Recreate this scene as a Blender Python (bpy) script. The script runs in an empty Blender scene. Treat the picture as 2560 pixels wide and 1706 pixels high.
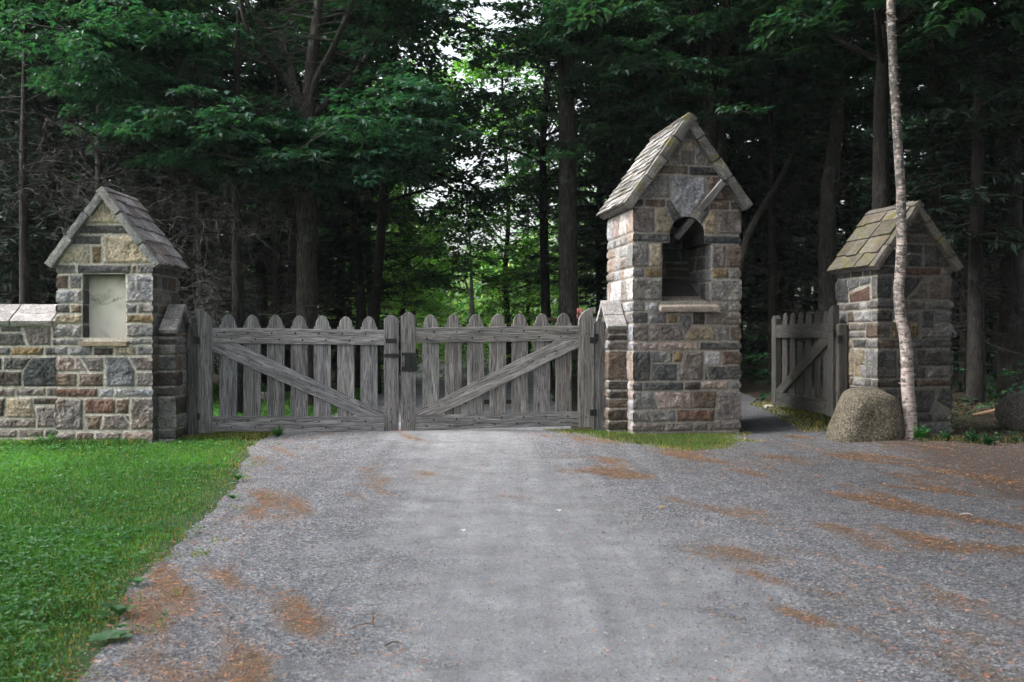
import bpy, math, numpy as np
from math import radians, sin, cos, pi
sc = bpy.context.scene
COL = sc.collection

# ------------------------------------------------------------------ camera, sky, sun, exposure
cam_d = bpy.data.cameras.new("camera")
cam = bpy.data.objects.new("camera", cam_d); COL.objects.link(cam)
cam.location = (0, 0, 1.4); cam.rotation_euler = (radians(90), 0, 0)
cam_d.lens = 35; cam_d.sensor_width = 36; cam_d.shift_y = -13/2560
cam_d.clip_start = 0.05; cam_d.clip_end = 800
cam_d.dof.use_dof = True; cam_d.dof.focus_distance = 13.6; cam_d.dof.aperture_fstop = 3.6
sc.camera = cam

SUN = np.array([-0.80, -0.19, 0.80]); SUN /= np.linalg.norm(SUN)
SUN_EL = math.asin(SUN[2]); SUN_ROT = math.atan2(SUN[0], SUN[1])
w = bpy.data.worlds.new("World"); sc.world = w; w.use_nodes = True
nt = w.node_tree; nt.nodes.clear()
sky = nt.nodes.new('ShaderNodeTexSky'); sky.sky_type = 'NISHITA'; sky.sun_disc = False
sky.sun_elevation = SUN_EL; sky.sun_rotation = SUN_ROT
sky.air_density = 1.0; sky.dust_density = 6.0; sky.ozone_density = 1.0
hs = nt.nodes.new('ShaderNodeHueSaturation'); hs.inputs['Saturation'].default_value = 0.30; hs.inputs['Value'].default_value = 1.45
bg = nt.nodes.new('ShaderNodeBackground'); bg.inputs['Strength'].default_value = 0.15
wo = nt.nodes.new('ShaderNodeOutputWorld')
nt.links.new(sky.outputs[0], hs.inputs['Color']); nt.links.new(hs.outputs[0], bg.inputs['Color'])
nt.links.new(bg.outputs[0], wo.inputs[0])

sd = bpy.data.lights.new("sun", 'SUN'); sd.energy = 2.0; sd.angle = radians(18); sd.color = (1.0, 0.975, 0.95)
so = bpy.data.objects.new("sun", sd); COL.objects.link(so)
from mathutils import Vector
so.rotation_euler = Vector(SUN).to_track_quat('Z', 'Y').to_euler(); so.location = (-20, -8, 20)

sc.view_settings.view_transform = 'Standard'; sc.view_settings.look = 'None'
sc.view_settings.exposure = 1.3; sc.view_settings.gamma = 1
sc.render.engine = 'CYCLES'
sc.cycles.max_bounces = 6; sc.cycles.diffuse_bounces = 3; sc.cycles.glossy_bounces = 2
sc.cycles.transmission_bounces = 3; sc.cycles.transparent_max_bounces = 4

# ------------------------------------------------------------------ helpers
def hash3(ix, iy, iz, seed):
    h = (ix*374761393 + iy*668265263 + iz*2147483647 + seed*1274126177) & 0xffffffff
    h = ((h ^ (h >> 13))*1274126177) & 0xffffffff
    h = h ^ (h >> 16)
    return (h & 0xffffff)/16777215.0
def vn(P, f=1.0, seed=0):
    """value noise in [-1,1] at points P (N,3)"""
    Q = np.asarray(P, float)*f
    i = np.floor(Q).astype(np.int64); t = Q-i; t = t*t*(3-2*t)
    r = 0
    for a in (0, 1):
        wx = t[:, 0] if a else 1-t[:, 0]
        for b in (0, 1):
            wy = t[:, 1] if b else 1-t[:, 1]
            for c in (0, 1):
                wz = t[:, 2] if c else 1-t[:, 2]
                r = r+wx*wy*wz*hash3(i[:, 0]+a, i[:, 1]+b, i[:, 2]+c, seed)
    return r*2-1
def fbm(P, f=1.0, seed=0, o=3):
    r = 0; a = 1; s = 0
    for k in range(o):
        r = r+a*vn(P, f*2**k, seed+k*17); s += a; a *= .5
    return r/s
def sstep(a, b, x):
    t = np.clip((x-a)/(b-a), 0, 1); return t*t*(3-2*t)

def mk(name, V, F, mat, parent=None, col=None, gco=None, mi=None, smooth=False, loc=None):
    """one mesh object; F: array or list of arrays (tris/quads)"""
    if not isinstance(F, list): F = [F]
    F = [np.asarray(f, np.int64) for f in F if len(f)]
    me = bpy.data.meshes.new(name)
    V = np.asarray(V, np.float32)
    me.vertices.add(len(V)); me.vertices.foreach_set('co', V.ravel())
    tot = sum(f.size for f in F); np_ = sum(len(f) for f in F)
    me.loops.add(tot); me.loops.foreach_set('vertex_index', np.concatenate([f.ravel() for f in F]).astype(np.int32))
    me.polygons.add(np_)
    ls = []; o = 0
    for f in F:
        k = f.shape[1]; ls.append(o+np.arange(len(f))*k); o += f.size
    me.polygons.foreach_set('loop_start', np.concatenate(ls).astype(np.int32))
    mats = mat if isinstance(mat, (list, tuple)) else [mat]
    for m in mats: me.materials.append(m)
    if mi is not None: me.polygons.foreach_set('material_index', np.asarray(mi, np.int32))
    me.polygons.foreach_set('use_smooth', np.full(np_, smooth))
    if col is not None:
        c = np.ones((len(V), 4), np.float32); c[:, :3] = np.clip(col, 0, 1)
        a = me.color_attributes.new('Col', 'FLOAT_COLOR', 'POINT'); a.data.foreach_set('color', c.ravel())
    if gco is not None:
        a = me.attributes.new('gco', 'FLOAT_VECTOR', 'POINT'); a.data.foreach_set('vector', np.asarray(gco, np.float32).ravel())
    me.update(calc_edges=True)
    ob = bpy.data.objects.new(name, me); COL.objects.link(ob)
    if parent is not None: ob.parent = parent
    if loc is not None: ob.location = loc
    return ob
class MB:
    def __init__(s): s.V = []; s.F3 = []; s.F4 = []; s.C = []; s.G = []; s.n = 0; s.m3 = []; s.m4 = []
    def add(s, V, F, c=None, g=None, m=0):
        V = np.asarray(V, float).reshape(-1, 3); 
        for f in (F if isinstance(F, list) and isinstance(F[0], np.ndarray) else [F]):
            f = np.asarray(f, np.int64)
            if not len(f): continue
            if f.shape[1] == 3: s.F3.append(f+s.n); s.m3.append(np.full(len(f), m))
            else: s.F4.append(f+s.n); s.m4.append(np.full(len(f), m))
        s.V.append(V); s.n += len(V)
        c = np.array([.5, .5, .5]) if c is None else np.asarray(c, float)
        s.C.append(np.broadcast_to(c, (len(V), 3)) if c.ndim == 1 else c)
        s.G.append(V if g is None else g)
    def out(s, name, mat, parent=None, smooth=False, loc=None):
        Fs = []; mi = []
        if s.F3: Fs.append(np.concatenate(s.F3)); mi.append(np.concatenate(s.m3))
        if s.F4: Fs.append(np.concatenate(s.F4)); mi.append(np.concatenate(s.m4))
        return mk(name, np.concatenate(s.V), Fs, mat, parent, np.concatenate(s.C), np.concatenate(s.G),
                  np.concatenate(mi) if isinstance(mat, (list, tuple)) else None, smooth, loc)
def tag(o, label=None, cat=None, group=None, kind=None):
    if label: o['label'] = label
    if cat: o['category'] = cat
    if group: o['group'] = group
    if kind: o['kind'] = kind
    return o
def empty(name, loc=(0, 0, 0), rz=0, label=None, cat=None, group=None):
    o = bpy.data.objects.new(name, None); COL.objects.link(o); o.empty_display_size = .2
    o.location = loc; o.rotation_euler = (0, 0, rz); tag(o, label, cat, group); return o
def grid_faces(nu, nv, off=0):
    i = np.arange(nu-1); j = np.arange(nv-1); I, J = np.meshgrid(i, j)
    a = (J*nu+I).ravel()+off
    return np.stack([a, a+1, a+nu+1, a+nu], 1)

# ------------------------------------------------------------------ materials
def newmat(name):
    m = bpy.data.materials.new(name); m.use_nodes = True; n = m.node_tree.nodes; l = m.node_tree.links
    return m, n, l, n['Principled BSDF']
def nd(n, t, **k):
    x = n.new(t)
    for a, b in k.items():
        if a in x.inputs: x.inputs[a].default_value = b
        else: setattr(x, a, b)
    return x
def mixc(n, l, fac, A, B, mode='MIX'):
    x = n.new('ShaderNodeMix'); x.data_type = 'RGBA'; x.blend_type = mode
    for s, v in ((0, fac), (6, A), (7, B)):
        if hasattr(v, 'is_linked') or hasattr(v, 'links'): l.new(v, x.inputs[s])
        elif isinstance(v, (int, float)): x.inputs[s].default_value = v
        else: x.inputs[s].default_value = (*v, 1) if len(v) == 3 else v
    return x.outputs[2]
def mth(n, l, op, a, b=0, clamp=False):
    x = n.new('ShaderNodeMath'); x.operation = op; x.use_clamp = clamp
    for s, v in ((0, a), (1, b)):
        if hasattr(v, 'links'): l.new(v, x.inputs[s])
        else: x.inputs[s].default_value = v
    return x.outputs[0]
def ramp(n, l, src, stops):
    r = n.new('ShaderNodeValToRGB'); e = r.color_ramp.elements
    while len(e) < len(stops): e.new(.5)
    for k, (p, c) in enumerate(stops):
        e[k].position = p; e[k].color = (*c, 1) if not isinstance(c, (int, float)) else (c, c, c, 1)
    l.new(src, r.inputs[0]); return r.outputs[0]
def bump(n, l, b, h, s=.5, d=.01):
    x = n.new('ShaderNodeBump'); x.inputs['Strength'].default_value = s; x.inputs['Distance'].default_value = d
    l.new(h, x.inputs['Height']); l.new(x.outputs[0], b.inputs['Normal']); return x

def mat_stone(name='rough_stone', moss=0.0):
    m, n, l, b = newmat(name); b.inputs['Roughness'].default_value = .92; b.inputs['Specular IOR Level'].default_value = .25
    at = nd(n, 'ShaderNodeAttribute', attribute_name='Col'); tc = n.new('ShaderNodeTexCoord')
    n1 = nd(n, 'ShaderNodeTexNoise', Scale=34.0, Detail=7.0, Roughness=.78); l.new(tc.outputs['Object'], n1.inputs['Vector'])
    n2 = nd(n, 'ShaderNodeTexNoise', Scale=7.0, Detail=5.0, Roughness=.65); l.new(tc.outputs['Object'], n2.inputs['Vector'])
    f1 = ramp(n, l, n1.outputs[0], [(.3, .35), (.5, .95), (.68, 1.65)])
    f2 = ramp(n, l, n2.outputs[0], [(.3, .72), (.7, 1.25)])
    c = mixc(n, l, 1.0, at.outputs['Color'], f1, 'MULTIPLY'); c = mixc(n, l, 1.0, c, f2, 'MULTIPLY')
    if moss:
        n3 = nd(n, 'ShaderNodeTexNoise', Scale=4.5, Detail=6.0, Roughness=.75); l.new(tc.outputs['Object'], n3.inputs['Vector'])
        k = ramp(n, l, n3.outputs[0], [(.62-moss*.2, 0.), (.68-moss*.2, .85)])
        c = mixc(n, l, k, c, (.13, .115, .03))
    l.new(c, b.inputs['Base Color']); bump(n, l, b, n1.outputs[0], .95, .016); return m
M_STONE = mat_stone(); M_STONEM = mat_stone('mossy_stone', .35)

def mat_wood():
    m, n, l, b = newmat('weathered_wood'); b.inputs['Roughness'].default_value = .85; b.inputs['Specular IOR Level'].default_value = .3
    at = nd(n, 'ShaderNodeAttribute', attribute_name='gco'); ac = nd(n, 'ShaderNodeAttribute', attribute_name='Col')
    wq = nd(n, 'ShaderNodeTexNoise', Scale=2.2, Detail=2.0); l.new(at.outputs['Vector'], wq.inputs['Vector'])
    mx = n.new('ShaderNodeVectorMath'); mx.operation = 'MULTIPLY_ADD'; l.new(wq.outputs['Color'], mx.inputs[0]); mx.inputs[1].default_value = (0, .055, .055); l.new(at.outputs['Vector'], mx.inputs[2])
    mp = nd(n, 'ShaderNodeMapping'); mp.inputs['Scale'].default_value = (3.0, 105, 105); l.new(mx.outputs[0], mp.inputs[0])
    g = nd(n, 'ShaderNodeTexNoise', Scale=1.0, Detail=5.0, Roughness=.65); l.new(mp.outputs[0], g.inputs['Vector'])
    mp2 = nd(n, 'ShaderNodeMapping'); mp2.inputs['Scale'].default_value = (1.2, 16, 16); l.new(mx.outputs[0], mp2.inputs[0])
    g2 = nd(n, 'ShaderNodeTexNoise', Scale=1.0, Detail=3.0); l.new(mp2.outputs[0], g2.inputs['Vector'])
    c = ramp(n, l, g.outputs[0], [(.32, (.03, .03, .031)), (.41, (.115, .114, .115)), (.51, (.235, .23, .23)), (.69, (.40, .392, .388))])
    c2 = ramp(n, l, g2.outputs[0], [(.3, .6), (.7, 1.25)])
    c = mixc(n, l, 1.0, c, c2, 'MULTIPLY')
    c = mixc(n, l, 1.0, c, ac.outputs['Color'], 'MULTIPLY')
    l.new(c, b.inputs['Base Color'])
    h = mth(n, l, 'MULTIPLY', g.outputs[0], 1.0); bump(n, l, b, h, .9, .02); return m
M_WOOD = mat_wood()
def mat_plain(name, c, rough=.6, metal=0., nscale=30, var=.3, bs=.3):
    m, n, l, b = newmat(name); b.inputs['Roughness'].default_value = rough; b.inputs['Metallic'].default_value = metal
    tc = n.new('ShaderNodeTexCoord'); n1 = nd(n, 'ShaderNodeTexNoise', Scale=float(nscale), Detail=5.0); l.new(tc.outputs['Object'], n1.inputs['Vector'])
    f = ramp(n, l, n1.outputs[0], [(.25, 1-var), (.75, 1+var)])
    l.new(mixc(n, l, 1.0, c, f, 'MULTIPLY'), b.inputs['Base Color']); bump(n, l, b, n1.outputs[0], bs, .005); return m
M_IRON = mat_plain('black_iron', (.028, .031, .032), .55, .6)
def mat_leaf(name, trans=.35, rough=.55, sat=1.0):
    m, n, l, b = newmat(name); b.inputs['Roughness'].default_value = rough; b.inputs['Specular IOR Level'].default_value = .35
    at = nd(n, 'ShaderNodeAttribute', attribute_name='Col'); l.new(at.outputs['Color'], b.inputs['Base Color'])
    tr = n.new('ShaderNodeBsdfTranslucent'); c = mixc(n, l, 1.0, at.outputs['Color'], (1.25, 1.7, .65), 'MULTIPLY'); l.new(c, tr.inputs[0])
    mx = n.new('ShaderNodeMixShader'); mx.inputs[0].default_value = trans
    l.new(b.outputs[0], mx.inputs[1]); l.new(tr.outputs[0], mx.inputs[2]); l.new(mx.outputs[0], n['Material Output'].inputs[0]); return m
M_LEAF = mat_leaf('broad_leaf', .34, .36); M_NEEDLE = mat_leaf('conifer_needle', .12, .6); M_GRASS = mat_leaf('grass_blade', .3, .5)
def mat_bark(name, c1, c2, sc_=1.0, lich=0):
    m, n, l, b = newmat(name); b.inputs['Roughness'].default_value = .95; b.inputs['Specular IOR Level'].default_value = .15
    tc = n.new('ShaderNodeTexCoord'); mp = nd(n, 'ShaderNodeMapping'); mp.inputs['Scale'].default_value = (26*sc_, 26*sc_, 4.5*sc_); l.new(tc.outputs['Object'], mp.inputs[0])
    n1 = nd(n, 'ShaderNodeTexNoise', Scale=1.0, Detail=6.0, Roughness=.7, Distortion=.8); l.new(mp.outputs[0], n1.inputs['Vector'])
    c = ramp(n, l, n1.outputs[0], [(.35, c1), (.65, c2)])
    if lich:
        n3 = nd(n, 'ShaderNodeTexNoise', Scale=3.5, Detail=6.0, Roughness=.8); l.new(tc.outputs['Object'], n3.inputs['Vector'])
        k = ramp(n, l, n3.outputs[0], [(.55, 0.), (.62, float(lich))]); c = mixc(n, l, k, c, (.13, .15, .13))
    l.new(c, b.inputs['Base Color']); bump(n, l, b, n1.outputs[0], 1.0, .04); return m
M_BARK = mat_bark('rough_bark', (.014, .013, .012), (.085, .078, .068), 1, .5)
M_BARKD = mat_bark('dark_bark', (.008, .0075, .0075), (.042, .038, .034), 1, .25)
M_TWIG = mat_plain('dead_twig', (.058, .056, .054), .9, 0, 12, .5)
def mat_birch():
    m, n, l, b = newmat('birch_bark'); b.inputs['Roughness'].default_value = .75
    tc = n.new('ShaderNodeTexCoord'); mp = nd(n, 'ShaderNodeMapping'); mp.inputs['Scale'].default_value = (6, 6, 34); l.new(tc.outputs['Object'], mp.inputs[0])
    n1 = nd(n, 'ShaderNodeTexNoise', Scale=1.0, Detail=5.0, Roughness=.7); l.new(mp.outputs[0], n1.inputs['Vector'])
    c = ramp(n, l, n1.outputs[0], [(.33, (.06, .045, .04)), (.42, (.27, .21, .19)), (.52, (.40, .34, .315)), (.68, (.53, .48, .455))])
    mp2 = nd(n, 'ShaderNodeMapping'); mp2.inputs['Scale'].default_value = (11, 11, 15); l.new(tc.outputs['Object'], mp2.inputs[0])
    n2 = nd(n, 'ShaderNodeTexNoise', Scale=1.0, Detail=7.0, Roughness=.85); l.new(mp2.outputs[0], n2.inputs['Vector'])
    # grey-green lichen scabs, more of them higher up the stem
    sep = n.new('ShaderNodeSeparateXYZ'); l.new(tc.outputs['Object'], sep.inputs[0])
    hz = mth(n, l, 'MULTIPLY', sep.outputs[2], .028)
    hz = mth(n, l, 'MINIMUM', hz, .09)
    k = mth(n, l, 'ADD', n2.outputs[0], hz)
    k = ramp(n, l, k, [(.555, 0.), (.60, .9)])
    c = mixc(n, l, k, c, (.045, .055, .05)); l.new(c, b.inputs['Base Color']); bump(n, l, b, mth(n, l, 'ADD', n1.outputs[0], k), .8, .012); return m
M_BIRCH = mat_birch()

# ------------------------------------------------------------------ ground height
FPX = 2489.0
def at(px, Z): return (px-1280)*Z/FPX
def gz(x, y):
    x = np.asarray(x, float); y = np.asarray(y, float)
    z = .075*np.exp(-((x+1.4)/2.2)**2-((y-14.05)/1.6)**2)
    z = z+.012*np.maximum(y-14.5, 0)
    z = z+.17*sstep(2.6, 4.4, x)*sstep(13.2, 16.8, y)
    z = z+.05*sstep(4.0, 5.2, x)*sstep(10.5, 13, y)*(1-sstep(5.4, 6.4, x))
    z = z+.25*sstep(16, 30, y)*sstep(2.5, 8, np.abs(x+1.5))
    return z
LE_Z = np.array([-8, 2.5, 4.02, 4.53, 4.94, 5.35, 6.3, 7.0, 7.85, 8.93, 10.4, 12.4, 13.6, 14.05])
LE_X = np.array([-1.3, -1.62, -1.72, -1.81, -1.89, -2.03, -2.17, -2.25, -2.36, -2.49, -2.80, -3.21, -3.4, -3.45])
def lawn_edge(y): return np.interp(y, LE_Z, LE_X)

BLOBS = [(-1.25, 4.9, .5, .55, 1), (-1.35, 4.05, .45, .4, 1.), (-.75, 4.3, .25, .25, .3), (-1.75, 6.0, .25, .5, .7), (-2.05, 7.3, .3, .8, .6), (-1.6, 9.6, .5, .6, .45), (-2.3, 10.6, .5, .6, .45),
         (1.45, 6.3, .22, .5, .9), (1.75, 5.2, .25, .5, 1.), (2.0, 4.3, .22, .5, 1.), (2.5, 5.4, .5, .5, .5), (3.3, 8.6, .4, .45, .9), (3.9, 7.3, .4, .5, 1), (4.5, 9.6, .7, .8, .8), (3.2, 10.8, .8, .5, .6), (1.9, 11.6, .6, .5, .8), (1.2, 10.2, .5, .6, .7), (4.4, 11.6, 1., .6, .8), (.9, 12.9, .6, .3, .7), (2.6, 6.9, .5, .5, .5)]
def verge_shade(X, Y):   # loose, darker gravel toward the right verge, with canopy shade put into its colour
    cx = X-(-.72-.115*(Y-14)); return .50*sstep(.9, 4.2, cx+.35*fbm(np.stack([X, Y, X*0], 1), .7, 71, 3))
def litter(X, Y):
    P = np.stack([X*1.1+Y*.5, Y*.55, X*0], 1); nz = fbm(P, 1.6, 44, 5); d = np.clip(nz-.12, 0, 1)*1.2
    for (a, b, c, e, k) in BLOBS: d = d+k*np.exp(-((X-a)/(c*1.35))**2-((Y-b)/(e*1.35))**2)
    hf = fbm(P*[1.3, .7, 1], 3.6, 45, 4)
    return np.clip((d*.85-.42+1.15*hf+.5*nz)*1.3, 0, 1)
# ------------------------------------------------------------------ ground sheets
def sheet(name, ys, lo, hi, nu, mat, off, parent=None, jit=0.0, seed=0):
    ys = np.asarray(ys, float); t = np.linspace(0, 1, nu)
    L = lo(ys); H = hi(ys)
    if jit:
        P = np.stack([ys*0, ys, ys*0], 1); L = L+jit*fbm(P, 2.2, seed, 4); H = H+jit*fbm(P, 2.2, seed+5, 4)
    X = L[:, None]+(H-L)[:, None]*t[None]; Y = np.broadcast_to(ys[:, None], X.shape)
    Z = gz(X, Y)+off+.006*fbm(np.stack([X.ravel(), Y.ravel(), X.ravel()*0], 1), .8, 3).reshape(X.shape)
    return np.stack([X.ravel(), Y.ravel(), Z.ravel()], 1), grid_faces(nu, len(ys))

def mat_ground(name, kind):
    m, n, l, b = newmat(name); b.inputs['Roughness'].default_value = .9; b.inputs['Specular IOR Level'].default_value = .3
    tc = n.new('ShaderNodeTexCoord'); P = tc.outputs['Object']
    if kind == 'litter':
        n1 = nd(n, 'ShaderNodeTexNoise', Scale=9.0, Detail=8.0, Roughness=.8); l.new(P, n1.inputs['Vector'])
        c = ramp(n, l, n1.outputs[0], [(.3, (.010, .008, .006)), (.5, (.040, .028, .018)), (.7, (.095, .062, .036))])
        n2 = nd(n, 'ShaderNodeTexNoise', Scale=.35, Detail=4.0); l.new(P, n2.inputs['Vector'])
        k = ramp(n, l, n2.outputs[0], [(.5, 0.), (.6, .7)]); c = mixc(n, l, k, c, (.03, .05, .02))
        l.new(c, b.inputs['Base Color']); bump(n, l, b, n1.outputs[0], 1, .04)
    elif kind == 'turf':
        n1 = nd(n, 'ShaderNodeTexNoise', Scale=25.0, Detail=6.0); l.new(P, n1.inputs['Vector'])
        c = ramp(n, l, n1.outputs[0], [(.3, (.015, .035, .01)), (.7, (.05, .1, .025))]); l.new(c, b.inputs['Base Color'])
    else:
        sep = n.new('ShaderNodeSeparateXYZ'); l.new(P, sep.inputs[0]); X = sep.outputs[0]; Y = sep.outputs[1]
        v = nd(n, 'ShaderNodeTexVoronoi', Scale=78.0); l.new(P, v.inputs['Vector'])
        v2 = nd(n, 'ShaderNodeTexVoronoi', Scale=165.0); l.new(P, v2.inputs['Vector'])
        sc1 = nd(n, 'ShaderNodeSeparateColor'); l.new(v.outputs['Color'], sc1.inputs[0])
        sc2 = nd(n, 'ShaderNodeSeparateColor'); l.new(v2.outputs['Color'], sc2.inputs[0])
        stone = ramp(n, l, sc1.outputs[0], [(.0, (.07, .077, .09)), (.3, (.14, .149, .172)), (.6, (.21, .218, .24)), (.85, (.30, .30, .31)), (1., (.48, .46, .45))])
        fine = ramp(n, l, sc2.outputs[0], [(.0, (.20, .206, .222)), (.5, (.285, .292, .31)), (.9, (.345, .35, .366)), (1., (.45, .44, .44))])
        # compacted track: runs from the gate to the lower right
        d = mth(n, l, 'MULTIPLY', mth(n, l, 'SUBTRACT', Y, 14.0), -.115)   # centre shifts right towards the camera
        cx = mth(n, l, 'SUBTRACT', X, mth(n, l, 'ADD', d, -.72))
        n0 = nd(n, 'ShaderNodeTexNoise', Scale=1.1, Detail=6.0, Roughness=.65); l.new(P, n0.inputs['Vector'])
        nn = mth(n, l, 'MULTIPLY', mth(n, l, 'SUBTRACT', n0.outputs[0], .5), 2.4)
        aw = mth(n, l, 'ADD', mth(n, l, 'ABSOLUTE', cx), nn)
        trk = ramp(n, l, mth(n, l, 'MULTIPLY', aw, .5), [(.25, 1.), (.62, 0.)])
        c = mixc(n, l, trk, stone, fine)
        n5 = nd(n, 'ShaderNodeTexNoise', Scale=3.0, Detail=7.0, Roughness=.7); l.new(P, n5.inputs['Vector'])
        c = mixc(n, l, 1., c, ramp(n, l, n5.outputs[0], [(.3, .74), (.7, 1.22)]), 'MULTIPLY')
        mps = nd(n, 'ShaderNodeMapping'); mps.inputs['Rotation'].default_value = (0, 0, radians(-7)); mps.inputs['Scale'].default_value = (5.5, .35, 1); l.new(P, mps.inputs[0])
        n6 = nd(n, 'ShaderNodeTexNoise', Scale=1.0, Detail=4.0, Roughness=.6); l.new(mps.outputs[0], n6.inputs['Vector'])
        c = mixc(n, l, 1., c, ramp(n, l, n6.outputs[0], [(.3, .84), (.7, 1.16)]), 'MULTIPLY')
        # needle litter: rust streaks along the lawn edge and across the right
        mp = nd(n, 'ShaderNodeMapping'); mp.inputs['Rotation'].default_value = (0, 0, radians(-25)); mp.inputs['Scale'].default_value = (1.6, .55, 1); l.new(P, mp.inputs[0])
        n2 = nd(n, 'ShaderNodeTexNoise', Scale=1.0, Detail=9.0, Roughness=.78); l.new(mp.outputs[0], n2.inputs['Vector'])
        n3 = nd(n, 'ShaderNodeTexNoise', Scale=90.0, Detail=3.0, Roughness=.8); l.new(P, n3.inputs['Vector'])
        left = ramp(n, l, mth(n, l, 'MULTIPLY', mth(n, l, 'ADD', X, 2.6), .3), [(.1, .13), (.55, .04), (.75, -.0)])
        at_ = nd(n, 'ShaderNodeAttribute', attribute_name='Col'); sp_ = nd(n, 'ShaderNodeSeparateColor'); l.new(at_.outputs['Color'], sp_.inputs[0])
        off = mth(n, l, 'ADD', ramp(n, l, mth(n, l, 'MULTIPLY', mth(n, l, 'SUBTRACT', cx, .9), .5), [(0., 0.), (.5, .03), (1., .05)]), mth(n, l, 'MULTIPLY', left, .4))
        off = mth(n, l, 'ADD', off, mth(n, l, 'MULTIPLY', sp_.outputs[0], .34))
        k = mth(n, l, 'ADD', mth(n, l, 'ADD', mth(n, l, 'MULTIPLY', n2.outputs[0], .5), .22), off); k = mth(n, l, 'ADD', k, mth(n, l, 'MULTIPLY', mth(n, l, 'SUBTRACT', n3.outputs[0], .5), 1.0))
        k = ramp(n, l, k, [(.66, 0.), (.76, .85)])
        c = mixc(n, l, k, c, mixc(n, l, n3.outputs[0], (.10, .055, .03), (.30, .17, .09)))
        c = mixc(n, l, sp_.outputs[1], c, mixc(n, l, 1., c, (.14, .155, .17), 'MULTIPLY'))  # green channel darkens the base colour where shade falls on verge and path
        # forest litter far right
        e = mth(n, l, 'SUBTRACT', X, mth(n, l, 'ADD', mth(n, l, 'MULTIPLY', Y, .06), 3.45))
        e = mth(n, l, 'ADD', e, mth(n, l, 'MULTIPLY', mth(n, l, 'SUBTRACT', n2.outputs[0], .5), 3.0))
        e = ramp(n, l, e, [(.0, 0.), (.6, .8)])
        c = mixc(n, l, e, c, mixc(n, l, n3.outputs[0], (.018, .012, .009), (.115, .07, .045)))
        l.new(c, b.inputs['Base Color'])
        h = mth(n, l, 'ADD', mth(n, l, 'MULTIPLY', v.outputs['Distance'], mth(n, l, 'SUBTRACT', 1.2, trk)), mth(n, l, 'MULTIPLY', v2.outputs['Distance'], .4))
        bump(n, l, b, h, .55, .012)
    return m
M_LITTER = mat_ground('forest_litter', 'litter'); M_TURF = mat_ground('turf_soil', 'turf'); M_GRAVEL = mat_ground('gravel', 'gravel')

ys = np.concatenate([np.linspace(-30, 0, 8)[:-1], np.linspace(0, 30, 100), np.linspace(30, 100, 40)[1:], np.linspace(100, 600, 12)[1:]])
V, F = sheet('g', ys, lambda y: -30-y*0-np.abs(y)*1.2, lambda y: 30+np.abs(y)*1.2, 160, None, -.02)
V[:, 2] += np.where(V[:, 1] > 18, .05*fbm(V, .5, 9), 0)
tag(mk('ground', V, F, M_LITTER, smooth=True), kind='structure')
# lawn sheets (front-left, and behind the gate)
V, F = sheet('l', np.linspace(-8, 13.9, 120), lambda y: -16+y*0, lawn_edge, 60, None, -.006, jit=0)
V2, F2 = sheet('l', np.linspace(14.0, 24, 50), lambda y: -9+y*0, lambda y: -3.2+.0*y, 30, None, -.006)
V3, F3 = sheet('l', np.linspace(12.3, 14.3, 20), lambda y: np.interp(y, [12.3, 12.7, 13.5, 14.3], [2.2, 1.6, .9, .55]), lambda y: np.interp(y, [12.3, 12.9, 13.6, 14.3], [2.5, 3.2, 3.3, 3.2]), 20, None, .004, jit=.06)
m = MB(); m.add(V, F); m.add(V2, F2); tag(m.out('lawn', M_TURF, smooth=True), kind='structure')
# gravel drive, the road behind the gate and the path to the side gate
V, F = sheet('d', np.concatenate([np.linspace(-10, 0, 10)[:-1], np.linspace(0, 14.4, 150)]), lambda y: lawn_edge(y)-.05, lambda y: 9.5+0*y, 150, None, 0, jit=.09, seed=4)
V2, F2 = sheet('d', np.linspace(14.4, 95, 150), lambda y: -3.35-.012*(y-14), lambda y: .95-.012*(y-14), 30, None, 0, jit=.12, seed=6)
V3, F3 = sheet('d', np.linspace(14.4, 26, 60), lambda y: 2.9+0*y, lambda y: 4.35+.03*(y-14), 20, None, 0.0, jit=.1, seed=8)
m = MB(); m.add(V, F, np.stack([litter(V[:, 0], V[:, 1]), verge_shade(V[:, 0], V[:, 1]), V[:, 0]*0], 1)); m.add(V2, F2, (0, 0, 0)); m.add(V3, F3, (.15, .68, 0)); tag(m.out('gravel_road', M_GRAVEL, smooth=True), kind='structure')  # side path gets its shade painted through the green channel

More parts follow.
